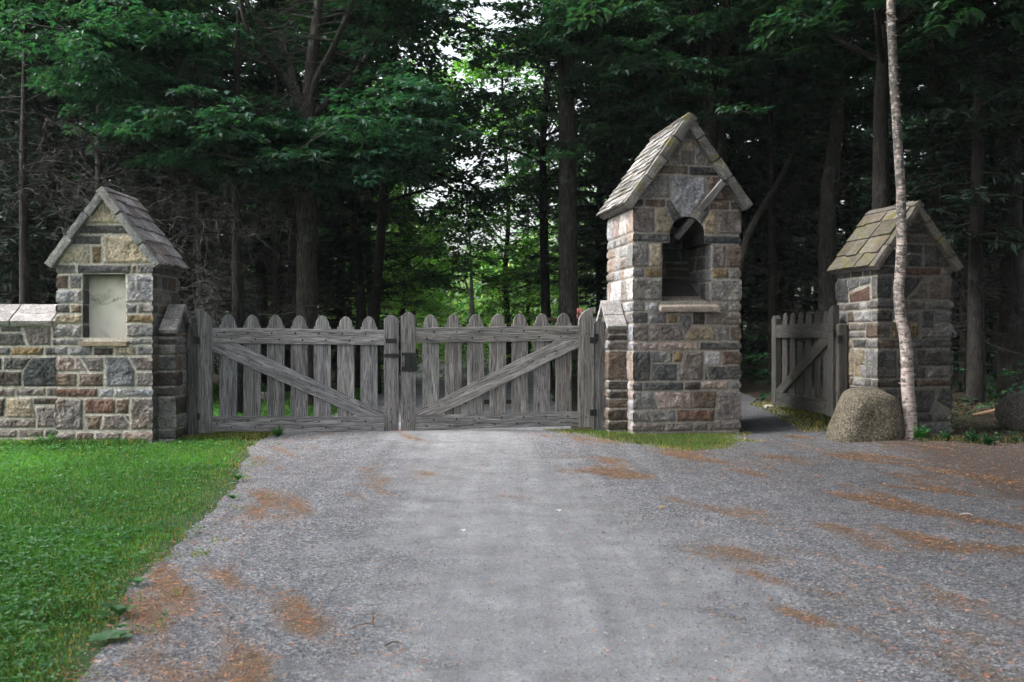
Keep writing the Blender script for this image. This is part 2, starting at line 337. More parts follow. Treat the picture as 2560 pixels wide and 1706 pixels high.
# ------------------------------------------------------------------ masonry
PAL = dict(g=(.195, .19, .182), l=(.30, .30, .31), d=(.095, .095, .093), b=(.165, .165, .166), s=(.05, .056, .058), p=(.31, .25, .22),
           t=(.29, .245, .18), c=(.44, .385, .285), o=(.20, .15, .085), n=(.135, .105, .082), r=(.15, .092, .072), k=(.065, .055, .048),
           v=(.17, .15, .138), w=(.42, .41, .42))
def rect(x0, y0, x1, y1): return np.array([(x0, y0), (x1, y0), (x1, y1), (x0, y1)], float)
def rand_wall(W, courses, rng, pal, wmin=.14, wmax=.46):
    out = []
    for (v0, v1) in courses:
        u = 0.; h = v1-v0; cuts = [0.]
        while True:
            u += rng.uniform(wmin, wmax)
            if u > W-.6*wmin: break
            cuts.append(u)
        if W-cuts[-1] < .09 and len(cuts) > 1: cuts.pop()
        cuts.append(W)
        sk = [0]+[rng.uniform(-.3, .3)*h if rng.random() < .3 else rng.uniform(-.02, .02) for _ in cuts[1:-1]]+[0]
        for i in range(len(cuts)-1):
            a, b = cuts[i], cuts[i+1]
            P = np.array([(a-sk[i], v0), (b-sk[i+1], v0), (b+sk[i+1], v1), (a+sk[i], v1)])
            if h > .2 and rng.random() < .3:
                f = rng.uniform(.4, .6); m0 = P[0]+(P[3]-P[0])*f; m1 = P[1]+(P[2]-P[1])*f
                out.append((np.array([P[0], P[1], m1, m0]), PAL[pal[rng.integers(len(pal))]]))
                out.append((np.array([m0, m1, P[2], P[3]]), PAL[pal[rng.integers(len(pal))]]))
            else: out.append((P, PAL[pal[rng.integers(len(pal))]]))
    return out
def courses_to(h, rng, lo=.09, hi=.24):
    z = -.05; out = []
    while z < h:
        d = rng.uniform(lo, hi); out.append((z, min(z+d, h+.02))); z += d
    return out
def stone_face(mb, stones, O, U, N, W, v0, v1, lohi=None, hole=None, res=.011, seed=0, ext=True, gap=.008, mortar=(.34, .33, .30), rough=1.0):
    O = np.array(O, float); U = np.array(U, float); N = np.array(N, float); E = .022 if ext else 0
    nu = int((W+2*E)/res)+2; nv = int((v1-v0)/res)+2
    t = np.linspace(0, 1, nu); vv = np.linspace(v0, v1, nv)
    if lohi: lo, hi = lohi(vv)
    else: lo, hi = vv*0, vv*0+W
    u = (lo-E)[:, None]+((hi-lo)+2*E)[:, None]*t[None]; v = np.broadcast_to(vv[:, None], u.shape)
    LO = np.broadcast_to(lo[:, None], u.shape); HI = np.broadcast_to(hi[:, None], u.shape)
    uf = u.ravel(); vf = v.ravel(); P2 = np.stack([uf, vf, uf*0+seed*3.1], 1)
    wu = uf+.007*fbm(P2, 9, seed)+.003*vn(P2, 40, seed+2); wv = vf+.007*fbm(P2, 9, seed+50)+.003*vn(P2, 40, seed+3)
    idx = np.full(len(uf), -1); d = np.full(len(uf), 0.0)
    for k, (poly, c) in enumerate(stones):
        p = np.array(poly, float)
        ar = np.sum(p[:, 0]*np.roll(p[:, 1], -1)-np.roll(p[:, 0], -1)*p[:, 1])
        if ar < 0: p = p[::-1]
        p[:, 0] = np.where(p[:, 0] < .025, p[:, 0]-.08, np.where(p[:, 0] > W-.025, p[:, 0]+.08, p[:, 0])) if ext else p[:, 0]
        bb = (wu > p[:, 0].min()-.05) & (wu < p[:, 0].max()+.05) & (wv > p[:, 1].min()-.05) & (wv < p[:, 1].max()+.05)
        if not bb.any(): continue
        a = wu[bb]; b_ = wv[bb]; s = np.full(len(a), 1e9)
        for i in range(len(p)):
            q = p[i]; e = p[(i+1) % len(p)]-q; L = np.hypot(*e)
            if L < 1e-6: continue
            s = np.minimum(s, (-(a-q[0])*e[1]+(b_-q[1])*e[0])/L)
        ins = s > 0; I = np.where(bb)[0]
        d[I[~ins]] = np.minimum(d[I[~ins]], -s[~ins])
        d[I[ins]] = s[ins]; idx[I[ins]] = k
    rng = np.random.default_rng(seed+99); ns = len(stones)
    tu, tv, of = rng.uniform(-.05, .05, ns+1), rng.uniform(-.05, .05, ns+1), rng.uniform(-.004, .008, ns+1)
    cen = np.array([np.mean(p, 0) for p, c in stones]+[[0, 0]])
    cols = np.array([c for p, c in stones]+[mortar])
    m = sstep(gap, gap+.007, d); m2 = sstep(gap, gap+.035, d)
    f1 = fbm(P2+7, 11, seed+11, 4); f2 = 1-np.abs(fbm(P2+3, 19, seed+21, 3))*2
    H = m*(.006+of[idx]*.7+(uf-cen[idx, 0])*tu[idx]*.4+(vf-cen[idx, 1])*tv[idx]*.4)+m2*(.007+rough*(.014*f1+.010*f2))
    H = np.where(idx < 0, 0, np.clip(H, 0, .038))
    mm = m*(idx >= 0)
    tone = 1+.22*fbm(P2+20, 5, seed+31)+.28*vn(P2, 42, seed+41)+.5*f1*rough
    tint = fbm(P2+40, 3.5, seed+61)
    sc_ = cols[idx]*tone[:, None]; sc_ = sc_*np.stack([1+.12*tint, 1+tint*.02, 1-.14*tint], 1)
    mc = np.array(mortar)*(1+.2*fbm(P2, 15, seed+71))[:, None]
    C = mc*(1-mm[:, None])+sc_*mm[:, None]
    # corner extension follows the stone height so neighbouring faces meet
    lof = LO.ravel(); hif = HI.ravel()
    uo = np.where(uf < lof, lof+(uf-lof)/max(E, 1e-6)*H, np.where(uf > hif, hif+(uf-hif)/max(E, 1e-6)*H, uf))
    V = O+uo[:, None]*U+vf[:, None]*np.array([0, 0, 1.])+H[:, None]*N
    F = grid_faces(nu, nv)
    if hole is not None:
        c4u = uf[F].mean(1); c4v = vf[F].mean(1); F = F[~hole(c4u, c4v)]
    mb.add(V, F, C)
def rbox(mb, O, A, B, C, col, amp=.008, res=.04, seed=0, f=9):
    """rough stone block: corner O, edge vectors A,B,C (right-handed)"""
    O, A, B, C = [np.array(x, float) for x in (O, A, B, C)]
    n = [max(2, int(np.linalg.norm(x)/res)+1) for x in (A, B, C)]
    cen = O+(A+B+C)/2
    for (o, a, b, na, nb) in ((O, B, A, n[1], n[0]), (O+C, A, B, n[0], n[1]), (O, A, C, n[0], n[2]), (O+B, C, A, n[2], n[0]), (O, C, B, n[2], n[1]), (O+A, B, C, n[1], n[2])):
        s, t = np.meshgrid(np.linspace(0, 1, na), np.linspace(0, 1, nb)); s = s.ravel(); t = t.ravel()
        V = o+s[:, None]*a+t[:, None]*b
        D = np.stack([fbm(V, f, seed+k, 3) for k in (1, 2, 3)], 1)
        # chamfer feel: pull near-corner points in
        rel = np.stack([((V-O)@x)/(x@x) for x in (A, B, C)], 1); Ls = np.array([np.linalg.norm(x) for x in (A, B, C)])
        ed = np.sort(np.minimum(rel, 1-rel)*Ls, 1)[:, 1]
        pull = np.exp(-np.maximum(ed, 0)/.012)*.009
        dirc = cen-V; dirc /= np.linalg.norm(dirc, axis=1)[:, None]+1e-9
        V = V+D*amp+dirc*pull[:, None]
        tone = 1+.25*fbm(V, 6, seed+9)
        mb.add(V, grid_faces(na, nb), np.array(col)*tone[:, None])

def gable_roof(t, W, D, za, k, hw, of, ob, thick, rows, cols, rakecols, seed, mat, moss=0):
    """gabled roof of stone slates; za apex height, slope k, hw half width, of/ob front and back overhang"""
    rng = np.random.default_rng(seed); mb = MB(); al = math.atan(k); L = hw/cos(al)
    for sg in (-1, 1):
        dn = np.array([sg*cos(al), 0, -sin(al)]); nn = np.array([sg*sin(al), 0, cos(al)]); Y = np.array([0, 1., 0])
        R = np.array([W/2, 0, za])
        def blk(s0, s1, y0, y1, h0, h1, col, amp=.006, tilt=0.0):
            O = R+dn*s0+Y*y0+nn*h0; A = dn*(s1-s0)+nn*tilt; B = Y*(y1-y0); C = nn*(h1-h0)
            if sg > 0: rbox(mb, O, A, B, C, col, amp, .045, int(rng.integers(1e6)))
            else: rbox(mb, O+A, -A, B, C, col, amp, .045, int(rng.integers(1e6)))
        blk(0, L-.012, -of+.10, D+ob, -thick, -.035, (.12, .115, .11), .003)
        # thick rake stones along the front edge
        s = 0.0; i = 0
        while s < L-.02:
            ln = rng.uniform(.28, .5); e = min(s+ln, L)
            if L-e < .12: e = L
            blk(s+.004, e-.004, -of+rng.uniform(-.012, .012), -of+.16, -thick-.012+rng.uniform(-.006, .006), -.004+rng.uniform(-.012, .01), rakecols[rng.integers(len(rakecols))], .010)
            s = e; i += 1
        # slates, lower courses first so upper ones lap over
        ph = L/rows
        for r in range(rows):
            s1 = L-r*ph+(.0 if r == 0 else .035); s0 = max(0, L-(r+1)*ph)
            y = -of+.12
            while y < D+ob-.02:
                wd = rng.uniform(.16, .42); y1 = min(y+wd, D+ob)
                if D+ob-y1 < .1: y1 = D+ob
                c = np.array(cols[rng.integers(len(cols))])*rng.uniform(.8, 1.2)
                lift = rng.uniform(.0, .012)
                blk(s0, s1+rng.uniform(-.02, .02)*(r > 0), y+.003, y1-.003, -.034, -.008+lift, c, .005, tilt=.016+rng.uniform(0, .014))
                y = y1
    return mb.out('roof', mat, t)

def add_cap(mb, x0, x1, yf, yb, ze, zr, th, col, seed):
    """small gabled coping whose ridge runs along x"""
    rng = np.random.default_rng(seed); ym = (yf+yb)/2
    for sg in (-1, 1):
        ye = yf if sg < 0 else yb
        dn = np.array([0, ye-ym, ze-zr]); L = np.linalg.norm(dn); dn /= L
        nn = np.array([0, -dn[2]*sg*-1, 0]); nn = np.cross(dn, [1, 0, 0]) if sg > 0 else np.cross([1, 0, 0], dn)
        if nn[2] < 0: nn = -nn
        X = np.array([1., 0, 0])
        x = x0
        while x < x1-.02:
            e = min(x+rng.uniform(.35, .6), x1)
            if x1-e < .15: e = x1
            for (s0, s1, hh) in ((0, L*.55, .0), (L*.55+.004, L, .006)):
                O = np.array([x+.003, ym, zr])+dn*s0-nn*th; A = X*(e-x-.006); B = dn*(s1-s0); C = nn*(th+hh)
                if np.dot(np.cross(A, B), C) < 0: O = O+A; A = -A
                rbox(mb, O, A, B, C, np.array(col)*rng.uniform(.8, 1.15), .005, .04, int(rng.integers(1e6)))
            x = e

def conv(lst, fx, fz):
    """drawing-unit rectangles / polygons to face metres"""
    out = []
    for it in lst:
        c = PAL[it[0]]; q = it[1:]
        if len(q) == 4 and not isinstance(q[0], tuple): p = rect(*q)
        else: p = np.array(q, float)
        out.append((np.stack([fx(p[:, 0]), fz(p[:, 1])], 1), c))
    return out
def gable_lohi(W, ze, k, inset=0.0):
    def f(v):
        s = np.maximum(v-ze, 0)/k; return np.minimum(s, W/2-.01), W-np.minimum(s, W/2-.01)
    return f

# ---------- left pillar (shallow plastered niche)
W1, D1 = 1.215, 1.0
X1 = at(145, 12.9)
P1 = empty('stone_pillar', (X1, 12.9, 0), 0, 'left gabled stone pillar with a square plastered niche, joined to the low wall', 'pillar')
fx = lambda x: (x-332)*.002314; fz = lambda y: 3.473-.002314*y
L1 = [('v', 335, 1490, 600, 1545), ('g', 600, 1490, 862, 1545),
 ('v', 330, 1438, 430, 1484), ('n', 431, 1435, 532, 1484), ('v', 536, 1432, 690, 1484), ('p', 693, 1430, 862, 1488),
 ('v', 330, 1246, 476, 1424), ('r', 478, 1246, 654, 1334), ('n', 656, 1246, 732, 1334), ('v', 735, 1246, 862, 1424),
 ('n', (480, 1338), (584, 1338), (568, 1424), (496, 1424)), ('v', (586, 1338), (692, 1338), (730, 1385), (730, 1424), (572, 1424)), ('k', (695, 1338), (731, 1338), (731, 1380)),
 ('r', 330, 1188, 558, 1242), ('l', 560, 1188, 642, 1242), ('l', 644, 1188, 862, 1242),
 ('n', 330, 1102, 440, 1184), ('n', 443, 1102, 588, 1184), ('v', 768, 1098, 862, 1184),
 ('p', (330, 1012), (448, 1012), (500, 1098), (330, 1098)), ('v', (450, 1012), (588, 1012), (588, 1098), (502, 1098)),
 ('b', (592, 1012), (720, 1012), (765, 1092), (765, 1184), (592, 1184)), ('v', (722, 1012), (862, 1012), (862, 1095), (768, 1095)),
 ('g', 330, 952, 390, 1008), ('g', 391, 952, 526, 1008), ('k', 528, 960, 644, 1008), ('t', 645, 952, 772, 1008), ('b', 773, 952, 862, 1008),
 ('g', 330, 908, 470, 950), ('g', 720, 908, 862, 949),
 ('g', 328, 834, 468, 906), ('t', 328, 773, 468, 832), ('d', 328, 718, 400, 771), ('n', 401, 718, 468, 771), ('l', 326, 636, 468, 716), ('n', 326, 552, 394, 634), ('b', 395, 552, 468, 634),
 ('l', 711, 552, 860, 713), ('b', 711, 716, 774, 772), ('g', 776, 716, 860, 772), ('o', 711, 775, 860, 825), ('g', 711, 828, 860, 907),
 ('g', 326, 497, 435, 550), ('d', 438, 497, 744, 550), ('o', 745, 500, 773, 550), ('g', 775, 497, 860, 549),
 ('c', 326, 388, 514, 492), ('o', 519, 391, 578, 494), ('c', 588, 332, 860, 492), ('d', 326, 332, 576, 387), ('d', 420, 274, 760, 328), ('c', 440, 60, 760, 270)]
st1 = conv(L1, fx, fz)
k1 = 1.333; za1 = 3.335; ze1 = za1-.13-(W1/2)*k1
m = MB()
ho1 = (fx(467.), fx(712.), fz(905.), fz(551.))
stone_face(m, st1, (0, 0, 0), (1, 0, 0), (0, -1, 0), W1, -.06, za1-.16, gable_lohi(W1, ze1, k1), lambda u, v: (u > ho1[0]) & (u < ho1[1]) & (v > ho1[2]) & (v < ho1[3]), seed=1, mortar=(.52, .50, .44))
rng = np.random.default_rng(5)
crs = [(fz(a), fz(b)) for a, b in ((1545, 1487), (1486, 1429), (1427, 1244), (1243, 1186), (1185, 1100), (1099, 1010), (1009, 951), (950, 907), (906, 833), (832, 774), (772, 717), (715, 635), (633, 551), (549, 495), (493, 400))]
stone_face(m, rand_wall(D1, crs, rng, 'ddgkvnd'), (W1, 0, 0), (0, 1, 0), (1, 0, 0), D1, -.06, ze1+.02, seed=2, mortar=(.26, .26, .24))
stone_face(m, rand_wall(D1, crs, rng, 'ddgkvn'), (0, D1, 0), (0, -1, 0), (-1, 0, 0), D1, -.06, ze1+.02, seed=3, res=.02)
stone_face(m, rand_wall(W1, crs+[(ze1, ze1+.3), (ze1+.3, ze1+.8)], rng, 'ddgkvn'), (W1, D1, 0), (-1, 0, 0), (0, 1, 0), W1, -.06, za1-.16, gable_lohi(W1, ze1, k1), seed=4, res=.025)
m.out('wall', M_STONE, P1)
# niche: jambs, soffit and the plaster panel
nd_ = .21; m = MB()
uw = ho1[1]-ho1[0]; vh = ho1[3]-ho1[2]
rngn = np.random.default_rng(8)
cj = [(ho1[2]-.01, ho1[2]+.17), (ho1[2]+.17, ho1[2]+.43), (ho1[2]+.43, ho1[2]+.62), (ho1[2]+.62, ho1[3]+.01)]
stone_face(m, rand_wall(nd_, cj, rngn, 'dgk', .3, .4), (ho1[0], 0, 0), (0, 1, 0), (1, 0, 0), nd_, ho1[2], ho1[3], seed=7, ext=False, res=.015, rough=.4)
stone_face(m, rand_wall(nd_, cj, rngn, 'dgk', .3, .4), (ho1[1], nd_, 0), (0, -1, 0), (-1, 0, 0), nd_, ho1[2], ho1[3], seed=8, ext=False, res=.015, rough=.4)
rbox(m, (ho1[0]-.03, .03, ho1[3]-.004), (uw+.06, 0, 0), (0, nd_, 0), (0, 0, .06), (.09, .09, .09), .004)
m.out('niche', M_STONE, P1)
def mat_plaster():
    m, n, l, b = newmat('old_plaster'); b.inputs['Roughness'].default_value = .8
    tc = n.new('ShaderNodeTexCoord'); n1 = nd(n, 'ShaderNodeTexNoise', Scale=3.2, Detail=7.0, Roughness=.65, Distortion=.6); l.new(tc.outputs['Object'], n1.inputs['Vector'])
    c = ramp(n, l, n1.outputs[0], [(.3, (.50, .48, .40)), (.45, (.76, .73, .64)), (.7, (.87, .84, .76))])
    sep = n.new('ShaderNodeSeparateXYZ'); l.new(tc.outputs['Object'], sep.inputs[0])
    # dark top paints in the niche's own shade; one long crack
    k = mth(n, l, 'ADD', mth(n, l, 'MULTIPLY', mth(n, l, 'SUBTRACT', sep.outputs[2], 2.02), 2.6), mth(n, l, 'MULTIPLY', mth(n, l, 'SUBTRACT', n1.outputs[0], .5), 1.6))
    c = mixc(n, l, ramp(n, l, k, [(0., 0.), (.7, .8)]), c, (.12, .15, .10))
    n2 = nd(n, 'ShaderNodeTexNoise', Scale=2.3, Detail=5.0, Roughness=.6); l.new(tc.outputs['Object'], n2.inputs['Vector'])
    y = mth(n, l, 'ADD', mth(n, l, 'SUBTRACT', sep.outputs[2], 1.86), mth(n, l, 'MULTIPLY', mth(n, l, 'SUBTRACT', n2.outputs[0], .5), .55))
    cr = ramp(n, l, mth(n, l, 'ABSOLUTE', y), [(.002, .75), (.006, 0.)])
    c = mixc(n, l, cr, c, (.07, .06, .05)); l.new(c, b.inputs['Base Color']); bump(n, l, b, n1.outputs[0], .3, .01); return m
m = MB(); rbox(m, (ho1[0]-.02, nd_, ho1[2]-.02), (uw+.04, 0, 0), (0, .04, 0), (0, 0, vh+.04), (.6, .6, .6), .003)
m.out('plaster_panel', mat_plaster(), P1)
m = MB(); rbox(m, (fx(452.), -.075, fz(952.)), (fx(730.)-fx(452.), 0, 0), (0, nd_+.09, .04), (0, 0, .055), (.30, .25, .18), .007, .03, 33)
m.out('sill', M_STONE, P1)
gable_roof(P1, W1, D1, za1, k1, .755, .11, .06, .095, 6, [(.27, .255, .265), (.21, .195, .2), (.33, .31, .32), (.24, .2, .19)], [(.22, .225, .215), (.27, .26, .25), (.16, .17, .165)], 21, M_STONE)
# short wing wall beside the gate, with its gabled coping
def wing(t, x0, x1, y0, y1, zt, ze, zr, seed, pal, crs, capx0, capx1):
    wg = MB(); rng = np.random.default_rng(seed); Wd = x1-x0; Dp = y1-y0
    cc = [c for c in crs if c[0] < zt]
    stone_face(wg, rand_wall(Wd, cc, rng, pal, .11, .3), (x0, y0, 0), (1, 0, 0), (0, -1, 0), Wd, -.06, zt, seed=seed)
    stone_face(wg, rand_wall(Dp, cc, rng, pal, .2, .5), (x1, y0, 0), (0, 1, 0), (1, 0, 0), Dp, -.06, zt, seed=seed+1)
    stone_face(wg, rand_wall(Dp, cc, rng, pal, .2, .5), (x0, y1, 0), (0, -1, 0), (-1, 0, 0), Dp, -.06, zt, seed=seed+2)
    ym = (y0+y1)/2
    for xx, s in ((x0, -1), (x1, 1)):   # gable ends under the coping
        V = [(xx, y0, zt-.01), (xx, y1, zt-.01), (xx, ym, zr-.06)]; wg.add(V, [[0, 1, 2]], (.12, .12, .115))
    w_ = wg.out('wing_wall', M_STONE, t)
    cp = MB(); add_cap(cp, capx0, capx1, y0-.1, y1+.1, ze, zr, .06, (.31, .295, .285), seed+5); cp.out('coping', M_STONE, w_)
wing(P1, W1+.02, -4.437-X1, .2, .76, 1.44, 1.47, 1.83, 41, 'vnkdg', crs, W1+.04, -4.437-X1+.06)

# ---------- right (tall) pillar with the arched niche
TH2 = math.atan2(.156, .988); W2, D2 = 1.54, 1.4
P2 = empty('stone_pillar', (1.703, 13.9, 0), TH2, 'tall gabled stone pillar with an arched niche and a slanting beam, between the two gates', 'pillar')
K5 = 1.54/886
fx5 = lambda x: (x-432)*K5; fz5 = lambda y: 2.301-.001651*y
fx4 = lambda x: (x-443)*(1.54/942); fz4 = lambda y: 4.665-.00158*y
A5 = [('v', 430, 1368, 545, 1440), ('g', 547, 1368, 634, 1440), ('g', 636, 1368, 728, 1440), ('v', 730, 1366, 860, 1440), ('n', 862, 1362, 1064, 1440), ('g', 1066, 1362, 1208, 1440), ('v', 1210, 1355, 1320, 1440),
 ('v', (430, 1284), (692, 1286), (684, 1364), (430, 1364)), ('v', (694, 1284), (926, 1284), (926, 1360), (688, 1362)), ('v', 928, 1284, 1050, 1358), ('v', 1052, 1272, 1320, 1358),
 ('g', (430, 1178), (545, 1178), (578, 1280), (430, 1280)), ('g', (548, 1178), (780, 1176), (784, 1280), (582, 1280)), ('r', (783, 1172), (1114, 1172), (1108, 1280), (786, 1280)),
 ('g', (430, 1020), (580, 1020), (640, 1175), (430, 1175)), ('p', (583, 1018), (920, 1018), (920, 1170), (642, 1172)), ('n', 922, 1016, 1130, 1168), ('v', (1132, 1012), (1320, 1012), (1320, 1268), (1110, 1268)),
 ('d', 430, 936, 505, 1016), ('d', 507, 936, 848, 1014), ('k', 850, 934, 988, 1012), ('p', 990, 932, 1224, 1008), ('g', 1225, 930, 1320, 1006),
 ('d', 430, 676, 570, 932), ('b', (572, 678), (722, 678), (680, 778), (572, 778)), ('g', (724, 678), (753, 678), (753, 776), (684, 778)), ('o', (755, 678), (850, 678), (838, 774), (755, 774)),
 ('d', 574, 780, 794, 932), ('g', (796, 780), (838, 778), (802, 930), (796, 930)), ('v', (852, 676), (1014, 676), (1014, 932), (804, 932), (802, 868)),
 ('w', 1016, 674, 1163, 797), ('n', 1165, 674, 1320, 797), ('d', (1016, 800), (1046, 800), (1060, 928), (1016, 928)), ('d', (1030, 802), (1320, 800), (1320, 926), (1060, 928)),
 ('p', 430, 596, 638, 674), ('p', 640, 596, 972, 672), ('d', 975, 596, 1320, 670),
 ('v', 430, 448, 554, 592), ('v', (556, 446), (806, 446), (855, 556), (846, 592), (556, 592)), ('t', (918, 460), (1098, 458), (1126, 586), (848, 590), (858, 560)), ('g', (1100, 458), (1238, 460), (1238, 586), (1130, 586)), ('n', 1240, 460, 1320, 588),
 ('d', 430, 342, 552, 444), ('g', 548, 342, 704, 444), ('o', 706, 366, 796, 442), ('g', 706, 342, 800, 364), ('g', (800, 366), (918, 366), (918, 445), (855, 552), (808, 450)), ('k', 918, 342, 1030, 456), ('v', 1028, 342, 1320, 456),
 ('g', 430, 254, 520, 340), ('l', 522, 254, 636, 340), ('g', 1132, 258, 1222, 338), ('g', 1222, 258, 1320, 338),
 ('g', 430, 52, 668, 252), ('g', 1062, 54, 1320, 254)]
A4 = [('b', 440, 1462, 532, 1552), ('o', 534, 1462, 694, 1552), ('o', 1135, 1462, 1288, 1552), ('g', 1289, 1462, 1386, 1552),
 ('g', 440, 1242, 570, 1460), ('t', 573, 1242, 694, 1460), ('v', 1135, 1248, 1264, 1460), ('n', 1266, 1248, 1386, 1460),
 ('d', 440, 1156, 760, 1240), ('s', 1055, 1168, 1386, 1246),
 ('v', 440, 930, 626, 1152), ('t', (628, 932), (730, 934), (805, 1062), (764, 1154), (628, 1152)), ('t', (1128, 944), (1182, 944), (1182, 1156), (1072, 1156), (1040, 1080)), ('v', 1184, 944, 1386, 1160),
 ('d', (724, 858), (770, 858), (870, 1012), (790, 1066), (722, 935)), ('d', (1070, 870), (1122, 868), (1126, 945), (1045, 1075), (1000, 1015)),
 ('d', 440, 852, 532, 928), ('n', 534, 852, 722, 928), ('n', 1118, 862, 1300, 938), ('d', 1302, 862, 1386, 938),
 ('l', (764, 636), (1078, 640), (1086, 800), (1000, 920), (930, 1014), (868, 1010), (766, 850)), ('g', 400, 634, 762, 850), ('v', (1080, 640), (1135, 640), (1088, 700)), ('n', (1138, 640), (1400, 640), (1400, 860), (1085, 860), (1088, 715)),
 ('n', 600, 548, 928, 632), ('s', 930, 552, 1250, 636),
 ('g', 560, 330, 850, 546), ('v', 852, 408, 986, 548), ('g', 988, 340, 1300, 548), ('t', 852, 330, 984, 406), ('g', 700, 60, 1100, 328)]
st2 = conv(A5, fx5, fz5)+conv(A4, fx4, fz4)
k2 = 1.372; za2 = 4.535; ze2 = za2-.19-(W2/2)*k2
hx0, hx1 = fx4(692.), fx4(1136.); ax0, ax1 = fx4(758.), fx4(1072.); zs, zc, zt2 = fz5(250.), fz4(1242.), fz4(1003.)
axc = (ax0+ax1)/2; ar = (ax1-ax0)/2; zsp = zt2-ar
def hole2(u, v):
    a = (u > hx0) & (u < hx1) & (v > zs) & (v < zc)
    b = (u > ax0) & (u < ax1) & (v >= zc) & (v <= zsp)
    c = ((u-axc)**2+(v-zsp)**2 < ar*ar) & (v > zc-.01)
    return a | b | c
m = MB()
MO2 = (.30, .28, .25)
stone_face(m, st2, (0, 0, 0), (1, 0, 0), (0, -1, 0), W2, -.08, za2-.22, gable_lohi(W2, ze2, k2), hole2, res=.010, seed=11, mortar=MO2)
rng = np.random.default_rng(15)
c5 = [(fz5(a), fz5(b)) for a, b in ((1440, 1366), (1364, 1282), (1280, 1177), (1175, 1018), (1016, 935), (932, 675), (673, 595), (593, 446), (444, 341), (340, 253))]+[(fz5(252), fz4(1554)), (fz4(1552), fz4(1461)), (fz4(1460), fz4(1243)), (fz4(1241), fz4(1155)), (fz4(1153), fz4(932)), (fz4(929), fz4(780))]
stone_face(m, rand_wall(D2, c5, rng, 'pplvwptgl'), (0, D2, 0), (0, -1, 0), (-1, 0, 0), D2, -.08, ze2+.03, seed=12, mortar=MO2)
stone_face(m, rand_wall(D2, c5, rng, 'dgkvn'), (W2, 0, 0), (0, 1, 0), (1, 0, 0), D2, -.08, ze2+.03, seed=13, res=.02, mortar=MO2)
stone_face(m, rand_wall(W2, c5+[(ze2, ze2+.4), (ze2+.4, ze2+1.1)], rng, 'dgkvn'), (W2, D2, 0), (-1, 0, 0), (0, 1, 0), W2, -.08, za2-.22, gable_lohi(W2, ze2, k2), seed=14, res=.025, mortar=MO2)
m.out('wall', M_STONE, P2)
m = MB(); nd2 = .95
cn = [(zs-.02, zs+.28), (zs+.28, zs+.46), (zs+.46, zc+.02)]
stone_face(m, rand_wall(nd2, cn, rng, 'bdgb', .2, .5), (hx1, nd2, 0), (0, -1, 0), (-1, 0, 0), nd2, zs-.02, zc+.01, seed=17, ext=False, res=.014, rough=.4, mortar=MO2)
stone_face(m, rand_wall(nd2, cn, rng, 'dgvd', .2, .5), (hx0, 0, 0), (0, 1, 0), (1, 0, 0), nd2, zs-.02, zc+.01, seed=18, ext=False, res=.014, rough=.4, mortar=MO2)
bc = [(zs-.05+i*.22, zs-.05+(i+1)*.22) for i in range(7)]
stone_face(m, rand_wall(hx1-hx0+.04, bc, rng, 'dksk', .2, .4), (hx0-.02, nd2, 0), (1, 0, 0), (0, -1, 0), hx1-hx0+.04, zs-.03, zt2+.05, seed=19, ext=False, res=.018, rough=.4, mortar=(.16, .15, .13))  # darker stones and mortar put the niche's inner shade into the colour
# corbel undersides and the arch barrel, near black to paint in the recess shade
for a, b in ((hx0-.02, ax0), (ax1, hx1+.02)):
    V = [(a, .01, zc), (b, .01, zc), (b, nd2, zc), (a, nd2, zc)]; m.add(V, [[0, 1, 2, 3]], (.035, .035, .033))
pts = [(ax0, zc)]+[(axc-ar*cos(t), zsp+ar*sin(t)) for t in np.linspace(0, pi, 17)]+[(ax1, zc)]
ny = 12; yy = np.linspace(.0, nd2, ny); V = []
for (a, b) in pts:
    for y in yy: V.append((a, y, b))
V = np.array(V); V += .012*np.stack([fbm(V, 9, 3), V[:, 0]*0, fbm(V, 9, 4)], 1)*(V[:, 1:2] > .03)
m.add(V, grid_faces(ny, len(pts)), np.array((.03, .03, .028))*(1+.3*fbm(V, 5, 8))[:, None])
m.out('niche', M_STONE, P2)
m = MB(); rbox(m, (fx5(636.), -.12, 1.735), (fx5(1132.)-fx5(636.), 0, 0), (0, .60, .17), (0, 0, .075), (.33, .28, .24), .008, .03, 71)
# inner floor slab stepping up toward the back
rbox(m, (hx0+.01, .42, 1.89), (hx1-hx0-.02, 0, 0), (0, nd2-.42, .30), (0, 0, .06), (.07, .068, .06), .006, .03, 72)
m.out('sill', M_STONE, P2)
def beam(mb, A, B, w_, h_, col, up=(0, 0, 1)):
    A = np.array(A, float); B = np.array(B, float); d = B-A; L = np.linalg.norm(d); d /= L
    s = np.cross(d, up); s /= np.linalg.norm(s); u = np.cross(s, d)
    ring = [(-w_/2, -h_/2), (w_/2, -h_/2), (w_/2, h_/2), (-w_/2, h_/2)]
    n = 9; V = []; G = []
    for i in range(n):
        t = i/(n-1)
        for a, b in ring: V.append(A+d*L*t+s*a+u*b); G.append((L*t+A[0]*3, a+A[2], b+A[1]))
    F = [[i*4+j, i*4+(j+1) % 4, (i+1)*4+(j+1) % 4, (i+1)*4+j] for i in range(n-1) for j in range(4)]+[[3, 2, 1, 0], [(n-1)*4+j for j in range(4)]]
    mb.add(V, F, col, np.array(G))
m = MB()
pa = (fx4(1205.)-.03, -.24, fz4(690.)-.03); pb = (fx4(880.), .30, fz4(1170.))
beam(m, pa, pb, .085, .085, (1.7, 1.65, 1.65), up=(-.86, .05, .5)); b_ = m.out('beam', M_WOOD, P2)
m = MB(); beam(m, (fx4(1215.), .01, fz4(705.)), (fx4(1215.)-.02, -.26, fz4(705.)-.03), .085, .10, (.22, .22, .22)); m.out('bracket', M_WOOD, P2)
